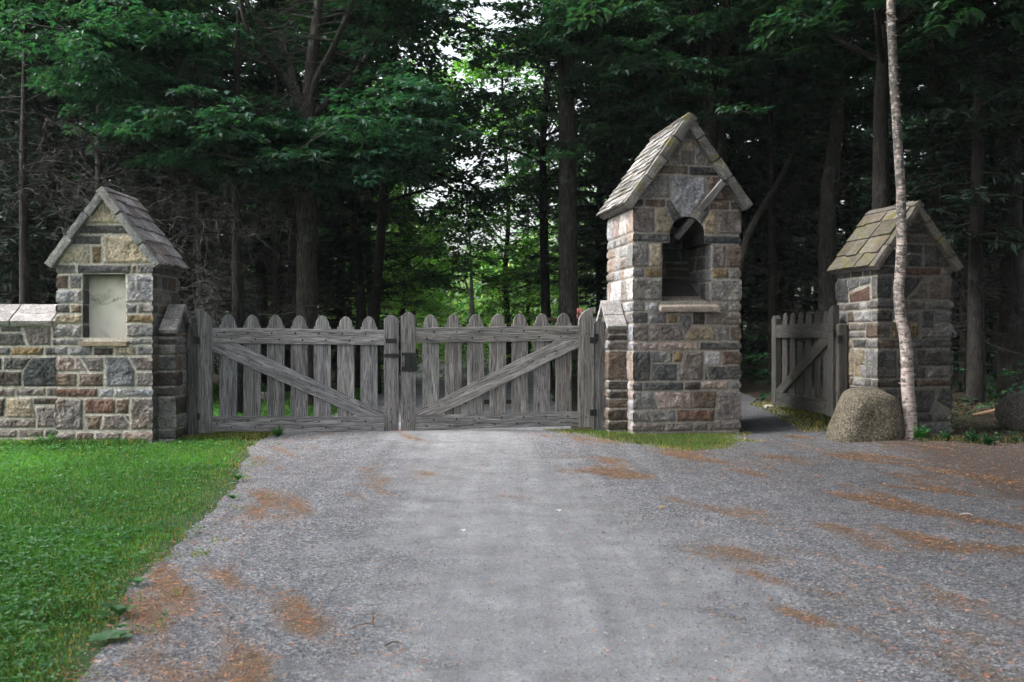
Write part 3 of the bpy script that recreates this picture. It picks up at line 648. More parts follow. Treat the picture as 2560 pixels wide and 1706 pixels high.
gable_roof(P2, W2, D2, za2, k2, .94, .13, .1, .13, 13, [(.25, .24, .235), (.31, .30, .295), (.19, .185, .18)], [(.15, .15, .145), (.20, .195, .185), (.12, .12, .118)], 23, M_STONEM)
# wing wall toward the main gate (local coords of the rotated pillar)
wing(P2, -.27, -.005, .31, .91, 1.5, 1.53, 1.92, 61, 'nvgkn', c5, -.33, -.03)

PAL0 = dict(PAL); PAL = {k_: tuple(.62*x for x in c_) for k_, c_ in PAL0.items()}   # palette scaled down: the canopy's shade put into this pillar's stone colour
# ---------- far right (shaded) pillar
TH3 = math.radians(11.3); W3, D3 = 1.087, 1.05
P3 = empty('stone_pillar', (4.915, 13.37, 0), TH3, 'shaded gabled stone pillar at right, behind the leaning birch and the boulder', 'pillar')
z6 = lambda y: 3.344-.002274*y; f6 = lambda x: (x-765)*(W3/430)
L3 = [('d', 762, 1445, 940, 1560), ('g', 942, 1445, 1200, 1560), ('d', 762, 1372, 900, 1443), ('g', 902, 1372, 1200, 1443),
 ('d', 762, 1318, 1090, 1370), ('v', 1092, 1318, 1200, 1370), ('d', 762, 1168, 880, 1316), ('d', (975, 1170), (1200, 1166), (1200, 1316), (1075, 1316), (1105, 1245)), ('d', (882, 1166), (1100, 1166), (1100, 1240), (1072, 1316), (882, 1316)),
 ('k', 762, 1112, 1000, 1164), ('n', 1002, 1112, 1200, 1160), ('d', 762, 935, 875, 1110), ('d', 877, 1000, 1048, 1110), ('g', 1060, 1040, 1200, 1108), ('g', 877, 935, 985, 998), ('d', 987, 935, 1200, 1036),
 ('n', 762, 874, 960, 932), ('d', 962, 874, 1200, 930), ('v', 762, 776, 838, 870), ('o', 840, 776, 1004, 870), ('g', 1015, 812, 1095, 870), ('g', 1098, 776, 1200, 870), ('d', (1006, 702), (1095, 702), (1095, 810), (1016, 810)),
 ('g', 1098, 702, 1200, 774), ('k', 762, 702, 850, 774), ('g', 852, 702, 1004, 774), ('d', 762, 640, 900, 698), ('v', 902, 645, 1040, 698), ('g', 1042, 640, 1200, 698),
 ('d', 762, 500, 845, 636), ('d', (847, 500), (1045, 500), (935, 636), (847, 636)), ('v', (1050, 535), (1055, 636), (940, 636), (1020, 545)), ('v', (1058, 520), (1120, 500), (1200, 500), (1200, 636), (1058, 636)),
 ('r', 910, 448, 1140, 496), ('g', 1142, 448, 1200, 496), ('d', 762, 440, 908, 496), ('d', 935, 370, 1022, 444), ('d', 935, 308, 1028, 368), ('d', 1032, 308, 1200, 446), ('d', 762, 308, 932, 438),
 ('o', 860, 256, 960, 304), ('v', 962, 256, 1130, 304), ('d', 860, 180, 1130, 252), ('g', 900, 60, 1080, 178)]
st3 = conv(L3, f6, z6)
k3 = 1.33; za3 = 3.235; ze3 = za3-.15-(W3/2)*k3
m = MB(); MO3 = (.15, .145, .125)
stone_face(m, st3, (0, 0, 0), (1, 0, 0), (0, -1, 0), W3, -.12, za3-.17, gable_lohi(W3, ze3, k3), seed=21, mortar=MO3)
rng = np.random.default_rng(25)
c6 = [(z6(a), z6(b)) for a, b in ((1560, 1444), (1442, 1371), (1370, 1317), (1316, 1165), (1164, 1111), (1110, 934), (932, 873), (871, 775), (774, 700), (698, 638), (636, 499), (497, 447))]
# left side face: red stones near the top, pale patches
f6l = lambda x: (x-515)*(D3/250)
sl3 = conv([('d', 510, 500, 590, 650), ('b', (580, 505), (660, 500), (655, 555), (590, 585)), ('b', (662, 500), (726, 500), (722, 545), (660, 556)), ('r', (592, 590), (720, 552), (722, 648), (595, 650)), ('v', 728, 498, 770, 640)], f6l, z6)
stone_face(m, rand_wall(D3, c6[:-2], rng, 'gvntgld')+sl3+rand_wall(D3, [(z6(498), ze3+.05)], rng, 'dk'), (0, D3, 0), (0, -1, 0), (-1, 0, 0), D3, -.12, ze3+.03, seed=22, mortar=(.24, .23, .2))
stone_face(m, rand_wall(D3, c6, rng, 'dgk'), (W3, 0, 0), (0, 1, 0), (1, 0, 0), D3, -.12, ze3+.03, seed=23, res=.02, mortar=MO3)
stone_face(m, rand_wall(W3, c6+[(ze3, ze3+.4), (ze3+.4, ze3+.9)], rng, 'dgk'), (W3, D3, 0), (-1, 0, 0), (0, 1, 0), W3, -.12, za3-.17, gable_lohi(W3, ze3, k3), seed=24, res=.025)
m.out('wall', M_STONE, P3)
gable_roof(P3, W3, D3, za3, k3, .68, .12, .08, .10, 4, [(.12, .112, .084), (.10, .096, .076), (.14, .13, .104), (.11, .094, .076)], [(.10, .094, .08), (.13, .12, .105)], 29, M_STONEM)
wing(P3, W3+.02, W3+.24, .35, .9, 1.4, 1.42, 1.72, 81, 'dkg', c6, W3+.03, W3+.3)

PAL = PAL0
# ---------- low boundary wall running left
fxw = lambda x: (.4464*x-1280)*.005283+9.8; fzw = lambda y: 3.513-.002358*y
LW = [('d', 0, 842, 118, 877), ('d', (-60, 880), (122, 879), (150, 953), (-60, 953)), ('v', (126, 845), (288, 845), (288, 953), (152, 953)), ('d', 291, 845, 345, 912), ('k', 291, 913, 345, 953),
 ('d', -60, 957, 60, 1008), ('o', 62, 957, 247, 1008), ('d', 249, 957, 345, 1008), ('d', (16, 1014), (180, 1014), (134, 1090), (16, 1090)), ('s', (182, 1014), (345, 1014), (345, 1184), (127, 1184), (127, 1092)),
 ('k', -60, 1093, 125, 1182), ('d', -60, 1014, 13, 1091), ('v', -50, 1186, 84, 1238), ('v', 87, 1184, 257, 1236), ('d', 258, 1184, 345, 1236), ('t', (38, 1242), (182, 1242), (204, 1358), (28, 1358)), ('k', 185, 1240, 345, 1284), ('v', 200, 1286, 345, 1414),
 ('k', (-50, 1242), (36, 1242), (26, 1350), (-50, 1350)), ('v', -20, 1360, 204, 1416), ('v', -60, 1418, 98, 1470), ('v', 100, 1416, 248, 1466), ('d', 250, 1416, 345, 1466), ('d', -60, 1470, 345, 1540)]
SW = empty('stone_wall', (-9.8, 13.15, 0), 0, 'low fieldstone boundary wall with pale sloping coping at the left edge', 'wall')
stw = conv(LW, fxw, fzw); rng = np.random.default_rng(31)
Ww = -5.87+9.8; xs0 = float(fxw(-60.))
cw = [(fzw(a), fzw(b)) for a, b in ((1540, 1468), (1466, 1415), (1413, 1240), (1238, 1185), (1183, 1012), (1010, 955), (953, 843))]
m = MB()
stone_face(m, rand_wall(xs0, cw, rng, 'dvkgtd', .2, .5)+stw, (0, 0, 0), (1, 0, 0), (0, -1, 0), Ww, -.1, 1.56, seed=31, ext=False, mortar=(.46, .45, .39))
stone_face(m, rand_wall(Ww, cw, rng, 'dvkg', .2, .5), (Ww, .5, 0), (-1, 0, 0), (0, 1, 0), Ww, -.1, 1.56, seed=32, ext=False, res=.03)
m.add([(0, 0, -.1), (0, .5, -.1), (0, .5, 1.56), (0, 0, 1.56)], [[0, 1, 2, 3]], (.2, .2, .2)); m.out('wall', M_STONE, SW)
m = MB(); add_cap(m, 0, Ww, -.1, .6, 1.59, 1.83, .075, (.33, .315, .31), 37); m.out('coping', M_STONE, SW)

# ------------------------------------------------------------------ wooden gates
def board(name, outline, y0, y1, parent, tone, ang=0.0, seed=0, bolts=None, bev=.004):
    """outline: ccw (x,z) polygon in the leaf plane; y0 front, y1 back (y0<y1)"""
    p = np.array(outline, float); n = len(p); rng = np.random.default_rng(seed)
    ar = np.sum(p[:, 0]*np.roll(p[:, 1], -1)-np.roll(p[:, 0], -1)*p[:, 1])
    if ar < 0: p = p[::-1]
    # resample long edges so the edge can waver a little
    q = []
    for i in range(n):
        a, b = p[i], p[(i+1) % n]; k = max(1, int(np.linalg.norm(b-a)/.12))
        for j in range(k): q.append(a+(b-a)*j/k)
    q = np.array(q); Q3 = np.stack([q[:, 0], q[:, 1], q[:, 0]*0+seed], 1)
    q = q+.0022*np.stack([vn(Q3, 11, 1), vn(Q3, 11, 2)], 1); n = len(q)
    nxt = np.roll(q, -1, 0); prv = np.roll(q, 1, 0)
    e1 = q-prv; e1 /= np.linalg.norm(e1, axis=1)[:, None]; e2 = nxt-q; e2 /= np.linalg.norm(e2, axis=1)[:, None]
    nn = -np.stack([(e1+e2)[:, 1], -(e1+e2)[:, 0]], 1); nn /= np.linalg.norm(nn, axis=1)[:, None]+1e-9
    qi = q+nn*bev*1.2
    V = np.concatenate([np.stack([q[:, 0], q[:, 0]*0+y1, q[:, 1]], 1), np.stack([q[:, 0], q[:, 0]*0+y0+bev, q[:, 1]], 1), np.stack([qi[:, 0], q[:, 0]*0+y0, qi[:, 1]], 1)])
    i = np.arange(n); j = (i+1) % n
    bm = bpy.data.meshes.new(name)
    faces = [[int(a) for a in row] for row in np.concatenate([np.stack([i, j, j+n, i+n], 1), np.stack([i+n, j+n, j+2*n, i+2*n], 1)])]
    faces.append([int(a) for a in (i+2*n)]); faces.append([int(a) for a in i[::-1]])
    verts = [tuple(v) for v in V]; mi = [0]*len(faces)
    if bolts:
        for (bx, bz, br) in bolts:
            o = len(verts)
            for rr, yy_ in ((br, y0+.001), (br*.9, y0-.005)):
                for t in range(8): verts.append((bx+rr*cos(t*pi/4), yy_, bz+rr*sin(t*pi/4)))
            for t in range(8): faces.append([o+t, o+(t+1) % 8, o+8+(t+1) % 8, o+8+t]); mi.append(1)
            faces.append([o+8+t for t in range(8)]); mi.append(1)
    bm.from_pydata(verts, [], faces); bm.materials.append(M_WOOD); bm.materials.append(M_IRON)
    bm.polygons.foreach_set('material_index', mi)
    A = np.array(verts); c, s = cos(ang), sin(ang)
    g = np.stack([A[:, 0]*c+A[:, 2]*s, -A[:, 0]*s+A[:, 2]*c, A[:, 1]], 1)+rng.uniform(0, 9, 3)
    a = bm.attributes.new('gco', 'FLOAT_VECTOR', 'POINT'); a.data.foreach_set('vector', g.astype(np.float32).ravel())
    cc = np.ones((len(A), 4), np.float32); cc[:, :3] = tone
    a = bm.color_attributes.new('Col', 'FLOAT_COLOR', 'POINT'); a.data.foreach_set('color', cc.ravel())
    bm.update(); ob = bpy.data.objects.new(name, bm); COL.objects.link(ob); ob.parent = parent; return ob

def picket_outline(x, w_, z0, zs_, zt_):
    h = w_*.41; c = x+w_/2; pts = [(x, z0), (x+w_, z0), (x+w_, zs_), (c+h, zs_)]
    pr = [(1, 0), (.96, .28), (.84, .54), (.63, .76), (.36, .92), (.07, 1.0)]
    pts += [(c+h*a, zs_+(zt_-zs_)*b) for a, b in pr[1:]]
    pts += [(c-h*a, zs_+(zt_-zs_)*b) for a, b in pr[::-1][:-1]]+[(c-h, zs_), (x, zs_)]
    return pts
def gate_leaf(loc, rz, L, label, npk, zb, hgt, hinge_left=True, sag=-.03, tone=(1, 1, 1), seed=0, x1=.30, pitch=.32, pw=.235, sw=.208, free_top=.14, group=None, mirror_face=False):
    """leaf from local x=0 (hinge) to x=L; mirrored when the hinge is on the right"""
    t = empty('wooden_gate', loc, rz, label, 'gate', group)
    rng = np.random.default_rng(seed); sgn = 1 if hinge_left else -1
    def X(x): return x*sgn
    def Zs(x): return sag*x/L
    def T(pts): return [(X(a), b+Zs(a)) for a, b in pts]
    def tn(): f = rng.uniform(.8, 1.25); return np.array(tone)*f*np.array([1+rng.uniform(-.03, .03), 1, 1+rng.uniform(-.04, .04)])
    zt_ = zb+hgt
    # hinge stile with rounded shoulder (high side at the hinge)
    r = [(0, zb-.02), (sw, zb-.02)]+[(sw*(cos(a)), zt_+.03+.22*sin(a)) for a in np.linspace(0, pi/2, 9)]
    board('stile', T(r), -.05, .045, t, tn()*.85, pi/2, seed+1, [(X(.10), zb+.12, .011), (X(.1), zt_-.12, .011)])
    # free stile with stepped top
    a = L-sw; tp = zt_+free_top
    f = [(a, zb-.0), (L-.002, zb-.0), (L-.002, tp), (L-.03, tp+.012), (L-.06, tp+.045), (L-.075, tp+.052), (a+.075, tp+.052), (a+.06, tp+.045), (a+.03, tp+.012), (a, tp)]
    board('stile', T(f), -.05, .045, t, tn(), pi/2, seed+2, [(X(a+.1), zb+.1, .012), (X(a+.1), zb+.28, .01)])
    rb = lambda z: [(X(sw+.06+rng.uniform(0, .02)), z+Zs(0), .012)]+[(X(x1+pitch*k+pw*q), z+dz+Zs(x1+pitch*k), rng.uniform(.011, .016)) for k in range(npk) for q, dz in ((.3, .04), (.72, -.05))]
    board('rail', T([(sw+.001, zt_-.215), (a-.001, zt_-.215), (a-.001, zt_), (sw+.001, zt_)]), -.042, -.004, t, tn(), 0, seed+3, rb(zt_-.105))
    board('rail', T([(sw+.001, zb), (a-.001, zb), (a-.001, zb+.21), (sw+.001, zb+.21)]), -.042, -.004, t, tn()*.95, 0, seed+4, rb(zb+.105))
    for k in range(npk):
        x = x1+pitch*k+rng.uniform(-.006, .006)
        board('picket', T(picket_outline(x, pw, zb+.02, zt_+.035+rng.uniform(-.004, .004), zt_+.185+rng.uniform(-.006, .006))), 0.0, .028, t, tn(), pi/2, seed+10+k)
    c0 = zt_-.217; c1 = zb+.212
    # brace from the hinge at the top down to the free end
    wv = .12*(L/2.74); hz = .34*(L/2.74)
    br = [(sw+.002, c0), (sw+hz, c0), (a-.002, c1+wv*.45), (a-.002, c1), (a-hz*.98, c1), (sw+.002, c0-wv*.8)]
    ang = math.atan2((c1-c0), (a-sw))*sgn
    bl = [(X(sw+.12+(a-sw-.24)*q), c0-.06+(c1-c0+.12)*q+Zs(sw+(a-sw)*q)+rng.uniform(-.03, .03), .010) for q in np.linspace(.02, .98, 13)]
    board('brace', T(br), -.046, -.002, t, tn()*1.05, ang, seed+40, bl)
    return t
def yaw(a, b): return math.atan2(b[1]-a[1], b[0]-a[0])
HL, HC, HR = (-4.324, 13.66), (-1.583, 13.99), (1.163, 14.38)
GL = gate_leaf((HL[0], HL[1], 0), yaw(HL, HC), 2.755, 'left leaf of the weathered grey picket gate, hinged beside the plastered-niche pillar', 7, .090, 1.425, True, -.035, (1, 1, 1.01), 100, free_top=.155, group='leaves of the main picket gate')
GR = gate_leaf((HR[0], HR[1], 0), yaw(HC, HR), 2.755, 'right leaf of the weathered grey picket gate, hinged beside the tall arched-niche pillar', 7, .108, 1.442, False, -.04, (.97, .96, .93), 200, free_top=.168, group='leaves of the main picket gate')
# iron latch and keeper where the leaves meet
def ibox(mb, x0, x1, y0, y1, z0, z1, m_=0):
    V = [(x, y, z) for x in (x0, x1) for y in (y0, y1) for z in (z0, z1)]
    mb.add(V, [[0, 1, 3, 2], [4, 6, 7, 5], [0, 4, 5, 1], [2, 3, 7, 6], [0, 2, 6, 4], [1, 5, 7, 3]], m=m_)
m = MB(); a = 2.755-.205; L_ = 2.755
ibox(m, a+.02, a+.165, -.062, -.0502, 1.30, 1.36); ibox(m, a+.035, a+.15, -.075, -.062, 1.318, 1.342); m.out('keeper', M_IRON, GL)
m = MB(); ibox(m, a+.0, L_+.006, -.066, -.0502, 1.095, 1.15); ibox(m, a+.12, a+.15, -.085, -.066, 1.09, 1.155); m.out('latch_bar', M_IRON, GL)
m = MB(); ibox(m, -L_+.012, -L_+.225, -.066, -.0502, 1.12, 1.165); ibox(m, -L_+.05, -L_+.225, -.062, -.0503, .90, 1.12); ibox(m, -L_+.10, -L_+.125, -.09, -.0621, .895, 1.13); ibox(m, -L_+.01, -L_+.05, -.058, -.0503, .90, .97)
m.out('latch', M_IRON, GR)
for G, sg in ((GL, 1), (GR, -1)):
    for z in (1.29, .25):
        m = MB(); x0, x1_ = sorted((-.05*sg, .05*sg)); ibox(m, x0, x1_, -.058, -.0505, z, z+.09); ibox(m, min(-.035*sg, -.01*sg), max(-.035*sg, -.01*sg), -.075, -.03, z-.01, z+.10); m.out('hinge', M_IRON, G)

def post(x, y, rz, w_, h, label, seed, tone=(.55, .55, .55), d=.15):
    t = empty('gate_post', (x, y, float(gz(x, y))), rz, label, 'post')
    board('post_body', [(0, -.1), (w_, -.1), (w_, h), (w_*.9, h+.02), (w_*.15, h+.02), (0, h-.0)], 0, d, t, tone, pi/2, seed, None, .012)
    return t
pl = post(-4.425, 13.52, yaw(HL, HC), .135, 1.55, 'dark square timber post between the plastered-niche pillar and the left gate leaf', 300, (.42, .44, .43))
pr = post(1.195, 14.36, yaw(HC, HR), .155, 1.57, 'grey square timber post between the right gate leaf and the tall pillar', 301, (.8, .8, .78))
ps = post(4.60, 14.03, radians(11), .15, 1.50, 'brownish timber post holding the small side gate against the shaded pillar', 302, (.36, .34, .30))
for p_, z in ((pl, 1.28), (pr, 1.30), (ps, 1.25)):
    m = MB(); ibox(m, *((.09, .15) if p_ is pl else (-.012, .05)), -.012, .0, z, z+.11); m.out('hinge_plate', M_IRON, p_)
# small iron hooks
def tube(mb, pts, r, n=6, col=(.5, .5, .5)):
    P = np.array(pts, float); R = np.broadcast_to(r, len(P)); 
    V, F = tubes(P[None], np.array(R)[None], n); mb.add(V, F, col)
def tubes(P, R, n=5, caps=False):
    """P (N,K,3), R (N,K) -> swept tubes"""
    P = np.asarray(P, float); N, K, _ = P.shape
    T = np.empty_like(P); T[:, 1:-1] = P[:, 2:]-P[:, :-2]; T[:, 0] = P[:, 1]-P[:, 0]; T[:, -1] = P[:, -1]-P[:, -2]
    T /= np.linalg.norm(T, axis=2)[..., None]+1e-9
    mean = T.mean(1); ref = np.where(np.abs(mean[:, 2:3]) > .8, [[1., 0, 0]], [[0, 0, 1.]])
    ref = np.broadcast_to(ref[:, None], P.shape)
    A = np.cross(T, ref); A /= np.linalg.norm(A, axis=2)[..., None]+1e-9; B = np.cross(T, A)
    th = np.arange(n)*2*pi/n
    V = P[:, :, None]+R[:, :, None, None]*(A[:, :, None]*np.cos(th)[:, None]+B[:, :, None]*np.sin(th)[:, None])
    a = np.arange(N)[:, None, None]*K*n+np.arange(K-1)[None, :, None]*n+np.arange(n)[None, None]
    b = np.arange(N)[:, None, None]*K*n+np.arange(K-1)[None, :, None]*n+((np.arange(n)+1) % n)[None, None]
    F = np.stack([a, b, b+n, a+n], -1).reshape(-1, 4)
    return V.reshape(-1, 3), F
m = MB(); tube(m, [(-.06, -.03, 1.04), (-.11, -.05, 1.02), (-.12, -.05, .99)], .006); m.out('hook', M_IRON, pl)
m = MB(); tube(m, [(.08, -.01, 1.02), (.14, -.06, 1.0), (.17, -.06, .97)], .006); m.out('hook', M_IRON, pr)
# side gate (small, open, shaded)
SH, SF = (4.59, 14.10), (4.335, 16.45)
ls = math.hypot(SH[0]-SF[0], SH[1]-SF[1])
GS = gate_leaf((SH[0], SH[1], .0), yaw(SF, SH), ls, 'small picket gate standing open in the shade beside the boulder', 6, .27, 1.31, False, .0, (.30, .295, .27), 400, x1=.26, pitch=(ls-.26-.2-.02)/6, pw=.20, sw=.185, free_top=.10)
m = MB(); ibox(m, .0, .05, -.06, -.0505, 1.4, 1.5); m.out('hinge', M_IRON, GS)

# ------------------------------------------------------------------ boulders and loose stones
def rock(name, c, r, seed, label, cat='boulder', col=(.22, .2, .165), sub=5, amp=.16, sharp=2.6, mat=None, group=None, slant=0):
    import bmesh
    b = bmesh.new(); bmesh.ops.create_icosphere(b, subdivisions=sub, radius=1)
    V = np.array([v.co[:] for v in b.verts]); F = np.array([[v.index for v in f.verts] for f in b.faces]); b.free()
    p = sharp; V = V/(np.sum(np.abs(V)**p, 1)**(1/p))[:, None]
    nrm = V/np.linalg.norm(V, axis=1)[:, None]
    V = V*(1+amp*fbm(V+seed, 1.2, seed, 3))[:, None]
    V = V*np.array(r)
    if slant: V[:, 0] += slant*np.clip((V[:, 2]+r[2])/(2*r[2]), 0, 1)*np.clip(-V[:, 0]/r[0], 0, 1)
    V = V+nrm*(.012*fbm(V*np.array(r), 14, seed+3, 4))[:, None]*min(1, min(r)/.3)
    cc = np.array(col)*(1+.3*fbm(V, 4, seed+5)+.35*vn(V, 45, seed+6))[:, None]
    o = mk(name, V, F, mat or M_ROCK, col=cc, smooth=True, loc=c); tag(o, label, cat, group); return o
def mat_rock():
    m, n, l, b = newmat('lichen_granite'); b.inputs['Roughness'].default_value = .95
    at_ = nd(n, 'ShaderNodeAttribute', attribute_name='Col'); tc = n.new('ShaderNodeTexCoord')
    n1 = nd(n, 'ShaderNodeTexNoise', Scale=38.0, Detail=5.0, Roughness=.75); l.new(tc.outputs['Object'], n1.inputs['Vector'])
    f = ramp(n, l, n1.outputs[0], [(.35, .3), (.5, .9), (.60, 2.3)]); c = mixc(n, l, 1., at_.outputs['Color'], f, 'MULTIPLY')
    l.new(c, b.inputs['Base Color']); bump(n, l, b, n1.outputs[0], .8, .02); return m
M_ROCK = mat_rock()
rock('boulder', (4.665, 13.28, .27), (.475, .40, .425), 7, 'large rounded lichen-speckled boulder between the small side gate and the birch', sharp=3.6, amp=.13, col=(.088, .076, .055), slant=.26)
rock('boulder', (at(2575, 14.4), 14.4, .26), (.42, .4, .34), 12, 'dark smooth boulder at the right edge under the thick trunk', col=(.05, .047, .043))
rock('stone', (at(1922, 16.75), 16.75, .19), (.1, .09, .05), 13, 'small flat pale stone under the free end of the side gate', 'stone', (.3, .29, .27), 3)
rock('stone', (at(655, 20), 20.0, .18), (.16, .12, .10), 14, 'pale stone lying on the lawn behind the left gate leaf', 'stone', (.4, .38, .36), 3)

# ------------------------------------------------------------------ foliage helpers
def leaves(mb, P, D, N, ln, wd, C, fold=.12):
    """kite leaves: base P, direction D, normal N, length ln, half-width wd"""
    D = D/(np.linalg.norm(D, axis=1)[:, None]+1e-9); S = np.cross(D, N); S /= np.linalg.norm(S, axis=1)[:, None]+1e-9; U = np.cross(S, D)
    ln = np.asarray(ln).reshape(-1, 1); wd = np.asarray(wd).reshape(-1, 1)
    V = np.stack([P, P+D*ln*.45+S*wd+U*ln*fold, P+D*ln-U*ln*fold*.5, P+D*ln*.45-S*wd+U*ln*fold], 1).reshape(-1, 3)
    n = len(P); i = np.arange(n)*4
    mb.add(V, np.stack([i, i+1, i+2, i+3], 1), np.repeat(C, 4, 0))
def mleaves(mb, P, D, N, ln, C):
    """maple-like leaf: three lobes, 7 verts"""
    D = D/(np.linalg.norm(D, axis=1)[:, None]+1e-9); S = np.cross(D, N); S /= np.linalg.norm(S, axis=1)[:, None]+1e-9; U = np.cross(S, D)
    ln = np.asarray(ln).reshape(-1, 1)
    q = [(0, 0, 0), (.30, .62, -.10), (.42, .25, .04), (1.0, 0, -.12), (.42, -.25, .04), (.30, -.62, -.10)]
    V = np.stack([P+D*ln*a+S*ln*b+U*ln*c for a, b, c in q], 1).reshape(-1, 3); n = len(P); i = np.arange(n)*6
    mb.add(V, [np.stack([i, i+1, i+2, i+3], 1), np.stack([i, i+3, i+4, i+5], 1)], np.repeat(C, 6, 0))
def rv(rng, n, s=1.0): v = rng.normal(size=(n, 3)); return v/np.linalg.norm(v, axis=1)[:, None]*s
def leafcol(rng, n, base, var=.3, yel=.15):
    f = 1+rng.uniform(-var, var, n); y = np.clip(rng.normal(0, yel, n), -.2, .6)
    c = np.array(base)[None]*f[:, None]; c[:, 0] *= 1+y*2.0; c[:, 1] *= 1+y*.5; return c
def sprays(mb, rng, B, D, L, per, size, base, wfrac=.42, droop=.25, maple=False, tilt=.45):
    """flat fans of leaves growing from points B along D"""
    n = len(B); B = np.repeat(B, per, 0); D = np.repeat(D, per, 0); Ls = np.repeat(L, per); tone = np.repeat(rng.uniform(.75, 1.3, n), per)
    N = n*per; t = rng.random(N)**.7; S = np.cross(D, [0, 0, 1.]); S /= np.linalg.norm(S, axis=1)[:, None]+1e-9
    lat = (rng.random(N)-.5)*2*np.sin(pi*np.clip(t*.85+.12, 0, 1))*wfrac
    P = B+D*(t*Ls)[:, None]+S*(lat*Ls)[:, None]; P[:, 2] += -droop*Ls*t*t-.12*np.abs(lat)*Ls+rng.normal(0, .035, N)*Ls
    dl = D*.7+S*(np.sign(lat)*.8)[:, None]+rv(rng, N, .5); dl[:, 2] -= .35
    nl = np.array([0, 0, 1.])+rv(rng, N, tilt)
    sz = size*rng.uniform(.65, 1.25, N); C = leafcol(rng, N, base)*tone[:, None]
    if maple: mleaves(mb, P, dl, nl, sz, C)
    else: leaves(mb, P, dl, nl, sz, sz*.36, C)
def poly_curve(rng, A, D, L, K=6, curl=.15, up=0.0):
    """N curved polylines"""
    n = len(A); P = np.zeros((n, K, 3)); P[:, 0] = A; d = D/np.linalg.norm(D, axis=1)[:, None]; st = (L/(K-1))[:, None]
    for k in range(1, K):
        d = d+rng.normal(0, curl, (n, 3)); d[:, 2] += up; d /= np.linalg.norm(d, axis=1)[:, None]; P[:, k] = P[:, k-1]+d*st
    return P
def trunk_mesh(mb, pts, rad, n=14, seed=0, amp=.12, res=.25):
    """tapered trunk along pts with bark lumps"""
    pts = np.array(pts, float); rad = np.array(rad, float)
    s = np.concatenate([[0], np.cumsum(np.linalg.norm(np.diff(pts, axis=0), axis=1))]); K = max(4, int(s[-1]/res))
    q = np.linspace(0, s[-1], K); P = np.stack([np.interp(q, s, pts[:, i]) for i in range(3)], 1)
    for _ in range(2): P[1:-1] = (P[:-2]+2*P[1:-1]+P[2:])/4
    R = np.interp(q, s, rad); V, F = tubes(P[None], R[None], n)
    C = np.repeat(P, n, 0); d = V-C; V = C+d*(1+amp*fbm(V, 3.2, seed, 3))[:, None]; mb.add(V, F)

def deciduous(seed, H=14, r0=.16, cb=4.0, R=3.6, nl=20, leaf=.17, base=(.035, .085, .035), per=26, fork=False, lean=0.0, name='broadleaf_tree'):
    rng = np.random.default_rng(seed); t = empty(name)
    tr = MB(); K = 8; z = np.linspace(-.15, H, K)
    P = np.stack([lean*z/H*H*.5+np.cumsum(rng.normal(0, .07, K)), np.cumsum(rng.normal(0, .07, K)), z], 1); P[:2, :2] = P[0, :2]*0
    rr = np.interp(z, [-.15, .4, H], [r0*1.35, r0, r0*.18]); trunk_mesh(tr, P, rr, 12, seed)
    hs_ = rng.uniform(cb*.75, H*.95, nl); az = np.arange(nl)*2.4+rng.uniform(0, 6)
    el = rng.uniform(.25, .8, nl)
    A = np.stack([np.interp(hs_, z, P[:, 0]), np.interp(hs_, z, P[:, 1]), hs_], 1)
    L = R*rng.uniform(.6, 1.1, nl)*np.interp(hs_, [cb, H], [1.05, .5])
    D = np.stack([np.cos(az)*np.cos(el), np.sin(az)*np.cos(el), np.sin(el)], 1)
    LP = poly_curve(rng, A, D, L, 7, .10, -.03)
    LR = np.linspace(1, .2, 7)[None]*(r0*.33*np.interp(hs_, [cb, H], [1, .35]))[:, None]
    V, F = tubes(LP, LR, 6); tr.add(V, F)
    ns = 8; ki = rng.integers(1, 7, (nl, ns)); A2 = LP[np.arange(nl)[:, None], ki].reshape(-1, 3)
    d2 = np.repeat(D, ns, 0)*.6+rv(rng, nl*ns, .8); d2[:, 2] *= .4
    L2 = rng.uniform(.5, 1.3, nl*ns)*R*.33; SP = poly_curve(rng, A2, d2, L2, 4, .12, -.03)
    V, F = tubes(SP, np.broadcast_to(np.linspace(.014, .004, 4), (nl*ns, 4)), 4); tr.add(V, F)
    tr.out('trunk', M_BARKD, t, True)
    cr = MB(); B = np.concatenate([SP[:, 1], SP[:, 2], SP[:, 3], LP[:, -1]])
    Dd = np.concatenate([d2, d2, d2, D]); Dd = Dd+rv(rng, len(Dd), .6); Dd[:, 2] = Dd[:, 2]*.3; Dd /= np.linalg.norm(Dd, axis=1)[:, None]
    sprays(cr, rng, B, Dd, rng.uniform(.5, 1.0, len(B)), per, leaf, base)
    cr.out('crown', M_LEAF, t); return t
